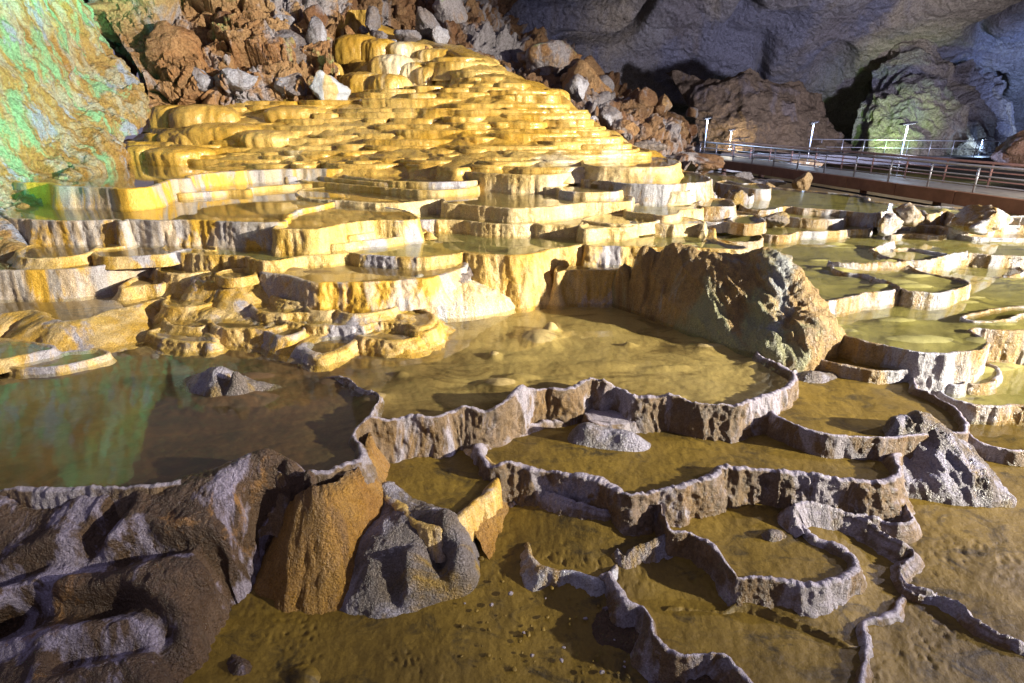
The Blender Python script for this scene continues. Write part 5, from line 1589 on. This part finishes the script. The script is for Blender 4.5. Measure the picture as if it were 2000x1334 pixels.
rock_patch("pointed grey and brown rock standing alone in the dark left pool",
           [(335, 758, 3.85), (360, 775, 3.88), (390, 797, 3.88), (440, 802, 3.88), (500, 790, 3.88), (560, 775, 3.88), (575, 763, 3.86), (520, 748, 3.86), (470, 735, 3.86), (430, 725, 3.86), (370, 735, 3.86)],
           [(405, 722, 3.50), (425, 726, 3.42), (440, 745, 3.56), (400, 750, 3.62), (470, 762, 3.62), (500, 768, 3.66), (540, 768, 3.72), (380, 755, 3.68), (440, 775, 3.72), (455, 735, 3.55), (470, 745, 3.60), (520, 758, 3.73), (360, 750, 3.76), (415, 780, 3.74)],
           M_GREYROCK, name="lone_rock", cat="rock", amp=.05, fr=3.2, fine=.014)
rock_patch("craggy pitted grey rock with long furrows at the right edge of the foreground",
           [(1690, 6.9, 4.6), (1705, 6.5, 4.62), (1735, 6.25, 4.64), (1800, 6.12, 4.64), (1860, 6.03, 4.64), (1920, 5.98, 4.64), (1985, 6.0, 4.64), (1990, 6.2, 4.6), (1960, 6.6, 4.6), (1920, 7.0, 4.55), (1870, 7.3, 4.5), (1780, 7.5, 4.5), (1710, 7.3, 4.5)],
           [(1735, 832, 6.95), (1765, 818, 6.95), (1800, 815, 6.92), (1835, 835, 6.8), (1862, 860, 6.68), (1890, 888, 6.55), (1925, 925, 6.4), (1955, 960, 6.22), (1972, 980, 6.08),
            (1720, 880, 6.75), (1755, 880, 6.68), (1800, 880, 6.62), (1840, 890, 6.5), (1750, 930, 6.4), (1800, 940, 6.3), (1850, 945, 6.22), (1900, 955, 6.15), (1935, 970, 6.07), (1820, 965, 6.16), (1760, 955, 6.27)],
           M_GREYROCK, name="pitted_rock", cat="rock", amp=.07, fr=2.0, stretch=(1.3, .9, .6), fine=.016, c=.2, byY=True, disp=lambda X, Y, Z: .07 * ridged(X * 3.0 + Y * 1.0, Y * .8, Z * 1.0, 4))
rock_patch("small half white rock lying in the oval mud basin",
           [(1462, 1060, 4.7), (1480, 1080, 4.72), (1520, 1086, 4.72), (1550, 1075, 4.7), (1545, 1045, 4.7), (1500, 1030, 4.68)], [(1490, 1042, 4.54), (1515, 1040, 4.5), (1535, 1050, 4.56), (1505, 1065, 4.58)], M_GREYROCK, name="small_rock", cat="rock", amp=.03, fr=4)
rock_patch("flat slab of crusted grey stone lying under the ragged wall",
           [(1040, 850, 4.24), (1080, 872, 4.26), (1150, 885, 4.26), (1220, 895, 4.26), (1265, 892, 4.26), (1285, 872, 4.25), (1230, 850, 4.24), (1120, 835, 4.22), (1060, 832, 4.22)],
           [(1080, 852, 4.08), (1150, 862, 4.11), (1220, 872, 4.12), (1250, 876, 4.15), (1120, 850, 4.08)], M_GREYROCK, name="crusted_slab", cat="rock", amp=.03, fr=3)
rock_patch("rough crusted ledge below the white nose of the mound",
           [(1540, 735, 4.04), (1560, 755, 4.06), (1610, 757, 4.06), (1640, 748, 4.06), (1660, 735, 4.05), (1600, 708, 4.02), (1560, 708, 4.02)],
           [(1565, 730, 3.95), (1610, 726, 3.94), (1640, 738, 3.97), (1590, 742, 3.96)], M_GREYROCK, name="crusted_ledge", cat="rock", amp=.03, fr=3, c=.3)
# foreground left mass
def _by(py): return 5.2 - (py - 965) * (1.45 / 369.0)


def _bp(l): return [(a, b, _by(b) + d * .55) for a, b, d in l]


def _grooves(lines, depth, wd):
    L = [np.array([Q(px, py, _by(py))[:2] for px, py in l]) for l in lines]
    L = [catmull(np.column_stack([l, np.zeros(len(l))]), False, .015)[:, :2] for l in L]

    def f(X, Y, Z):
        o = np.zeros_like(X)
        for l in L:
            d = np.full(X.shape, 9.0)
            for q in l: d = np.minimum(d, np.hypot(X - q[0], (Y - q[1])))
            d = d * (1 + .4 * fbm(X * 3, Y * 3, 2, 3))
            o -= depth * np.exp(-(d / wd) ** 2)
            o += depth * .35 * np.exp(-((d - wd * 2) / wd) ** 2)
        return o
    return f


rock_patch("massive dark brown and lavender bedrock rolling across the lower left corner",
           [(-500, 5.7, 3.95), (-200, 5.6, 3.95), (0, 5.5, 3.95), (150, 5.5, 3.95), (300, 5.6, 3.95), (400, 5.85, 3.95), (500, 6.0, 3.95), (570, 5.9, 3.95), (612, 5.65, 3.9), (626, 5.34, 3.95), (602, 5.40, 4.25), (570, 5.44, 4.56), (538, 5.35, 4.82),
            (503, 5.08, 4.98), (468, 4.78, 5.04), (443, 4.58, 5.08), (408, 4.2, 5.1), (378, 3.95, 5.1), (330, 3.5, 5.1), (200, 3.1, 5.1), (0, 2.9, 5.1), (-500, 2.9, 5.1)],
           [(-300, 968, _by(968) + .04), (0, 967, 5.2), (150, 966, 5.2), (250, 963, 5.23), (340, 945, 5.3), (420, 925, 5.42), (480, 900, 5.5), (520, 890, 5.54), (560, 896, 5.5), (590, 914, 5.44), (605, 930, 5.38),
            (580, 990, 5.34), (552, 1035, 5.26), (520, 1080, 5.1), (485, 1130, 4.9), (452, 1180, 4.66), (428, 1220, 4.46), (392, 1280, 4.17), (362, 1330, 3.93), (520, 1000, 5.22), (490, 1050, 5.05), (455, 1100, 4.85), (420, 1150, 4.63), (400, 1200, 4.42), (370, 1255, 4.15)] +
           _bp([(0, 1010, .0), (200, 1005, .03), (400, 990, .06), (470, 985, .12),
                (60, 1060, .08), (180, 1050, .16), (330, 1040, .05), (430, 1045, .08),
                (0, 1100, .1), (100, 1100, -.04), (200, 1100, .1), (330, 1090, -.06), (400, 1095, .0),
                (0, 1160, -.06), (120, 1140, -.08), (280, 1130, -.08), (370, 1140, .0),
                (60, 1200, .14), (200, 1185, .08), (340, 1180, .0),
                (0, 1250, .16), (120, 1250, .02), (260, 1240, -.02),
                (0, 1300, .0), (150, 1300, -.04), (300, 1300, .0), (0, 1340, -.04), (240, 1340, .02), (-300, 1150, 0), (-300, 1330, 0)]),
           M_FORE, name="bedrock_mass", cat="bedrock", amp=.05, fr=1.8, fine=.016, stretch=(.7, 1.3, 1), c=.02, blur=45, byY=True,
           disp=_grooves([[(235, 975), (190, 1040), (140, 1078), (60, 1110), (-80, 1170)], [(430, 1068), (290, 1072), (150, 1108), (60, 1165), (-60, 1230)], [(330, 1225), (220, 1180), (80, 1195), (-40, 1225)], [(380, 1300), (280, 1262), (120, 1290)]], .17, .10))
_gy = lambda py: float(np.interp(py, [940, 1000, 1040, 1100, 1150, 1210], [6.0, 5.52, 5.2, 4.98, 4.84, 4.68]))
rock_patch("grey pitted boulder with a hollow and a white flank in the lower centre",
           [(735, 6.2, 4.4), (700, 5.9, 4.7), (668, 5.5, 4.95), (640, 5.1, 5.0), (632, 4.85, 5.02), (655, 4.68, 5.03), (700, 4.6, 5.03), (760, 4.6, 5.03), (815, 4.66, 5.03), (870, 4.78, 5.03), (925, 4.92, 5.02), (948, 5.15, 5.0), (940, 5.5, 4.8), (900, 5.8, 4.5), (850, 6.0, 4.5), (800, 6.3, 4.5), (765, 6.5, 4.4)],
           [(a, b, _gy(b) + d) for a, b, d in [(745, 948, .02), (765, 970, .0), (790, 1000, -.02), (800, 1030, .0), (745, 1000, .1), (735, 1040, .06), (730, 1080, .02), (722, 1120, .0), (716, 1160, .0), (712, 1195, .0), (700, 1040, .3), (675, 1090, .25), (665, 1150, .15),
                (830, 1040, .06), (868, 1038, .0), (900, 1050, .02), (915, 1080, .04), (905, 1110, .0), (865, 1085, .12), (850, 1100, .14), (830, 1085, -.02), (800, 1070, -.02), (790, 1110, -.06), (760, 1130, .02), (780, 1160, .04), (830, 1135, .0), (845, 1150, .02), (880, 1125, .02), (770, 1195, .0), (800, 1180, .0)]],
           M_GREYROCK, name="pitted_boulder", cat="rock", amp=.05, fr=2.4, fine=.014, c=.12, byY=True)
ridge("orange wet flowstone chute between the dark bedrock and the pitted boulder", 4.95,
      [(535, 1040, .45), (552, 1005, .75), (578, 968, 1.08), (615, 952, 1.2), (655, 940, 1.21), (688, 920, 1.21), (708, 900, 1.2), (712, 876, 1.16), (716, 856, 1.15), (730, 842, 1.13), (750, 852, 1.0), (764, 874, .9)], M_ORANGEW, w=.16, foot=.5, ribs=.04, name="flowstone_chute", cat="flowstone chute", group="wet orange flowstone", ribf=3, wob=.05)
ridge("gleaming yellow wet flowstone flank right of the pitted boulder", 4.9,
      [(905, 1000, .62), (935, 975, .66), (962, 945, .68), (975, 925, .66), (968, 905, .6)], M_ORANGEW, w=.08, foot=.55, ribs=.04, name="flowstone_flank", cat="flowstone flank", group="wet orange flowstone", ribf=3, wob=.05)
rock_patch("low brown stone poking from the mud at the bottom left of centre",
           [(430, 1235, 5.08), (460, 1255, 5.1), (520, 1290, 5.1), (540, 1345, 5.12), (400, 1345, 5.1), (420, 1290, 5.1)], [(450, 1265, 4.98), (480, 1290, 4.94), (470, 1320, 4.95)], M_FORE, name="low_rock", cat="rock", amp=.03)
rock_patch("ochre mud tongue at the bottom edge left of centre",
           [(520, 1330, 5.1), (545, 1300, 5.08), (600, 1285, 5.06), (640, 1310, 5.08), (650, 1360, 5.1), (540, 1380, 5.12)], [(580, 1300, 4.96), (610, 1310, 4.93), (600, 1340, 4.96)], M_MUD, name="mud_tongue", cat="rock", amp=.03)
# drip shaped rock at the right end of the far terraces
by_px("twisted brown rock with white ribs at the far right below the walkway", 1925, 428, 110, 44, 15.8, M_RIGHTW, 61, .1, amp=.34, fr=2.4, name="twisted_rock", cat="rock")
by_px("sloping white and green crusted rock flowing into the terrace below the walkway", 1775, 426, 64, 46, 16.4, M_RIGHTW, 62, .5, amp=.22, fr=2.0, name="crusted_rock", cat="rock")
by_px("pale grey crusted shoulder rock left of the white and green one", 1735, 438, 50, 34, 16.2, M_RIGHTW, 63, .2, amp=.22, name="crusted_rock", cat="rock")

# small loose stones on the mud
rs2 = np.random.RandomState(11)
for i in range(150):
    px, py = rs2.uniform(880, 1960), rs2.uniform(985, 1330)
    if rs2.rand() < .35: px, py = rs2.uniform(900, 1250), rs2.uniform(1120, 1330)
    h = np.interp(py, [900, 1000, 1100, 1200, 1330], [4.56, 4.61, 4.72, 4.86, 4.97])
    w = P(px, py, h - .005)
    s_ = rs2.uniform(.008, .03) * (1.6 if rs2.rand() < .2 else 1)
    boulder("ochre pebble lying loose on the foreground mud", w, (s_, s_ * rs2.uniform(.7, 1.2), s_ * .45), M_MUD if rs2.rand() < .7 else M_BROWNW, 500 + i, 2, 6, .12, 1.6, "pebble", "pebble", "pebbles strewn over the foreground mud", None, rs2.uniform(0, 3))
for o in bpy.data.objects:
    if "_org" in o: del o["_org"]
print("objects", len(bpy.data.objects), "verts", sum(len(o.data.vertices) for o in bpy.data.objects if o.type == 'MESH'))
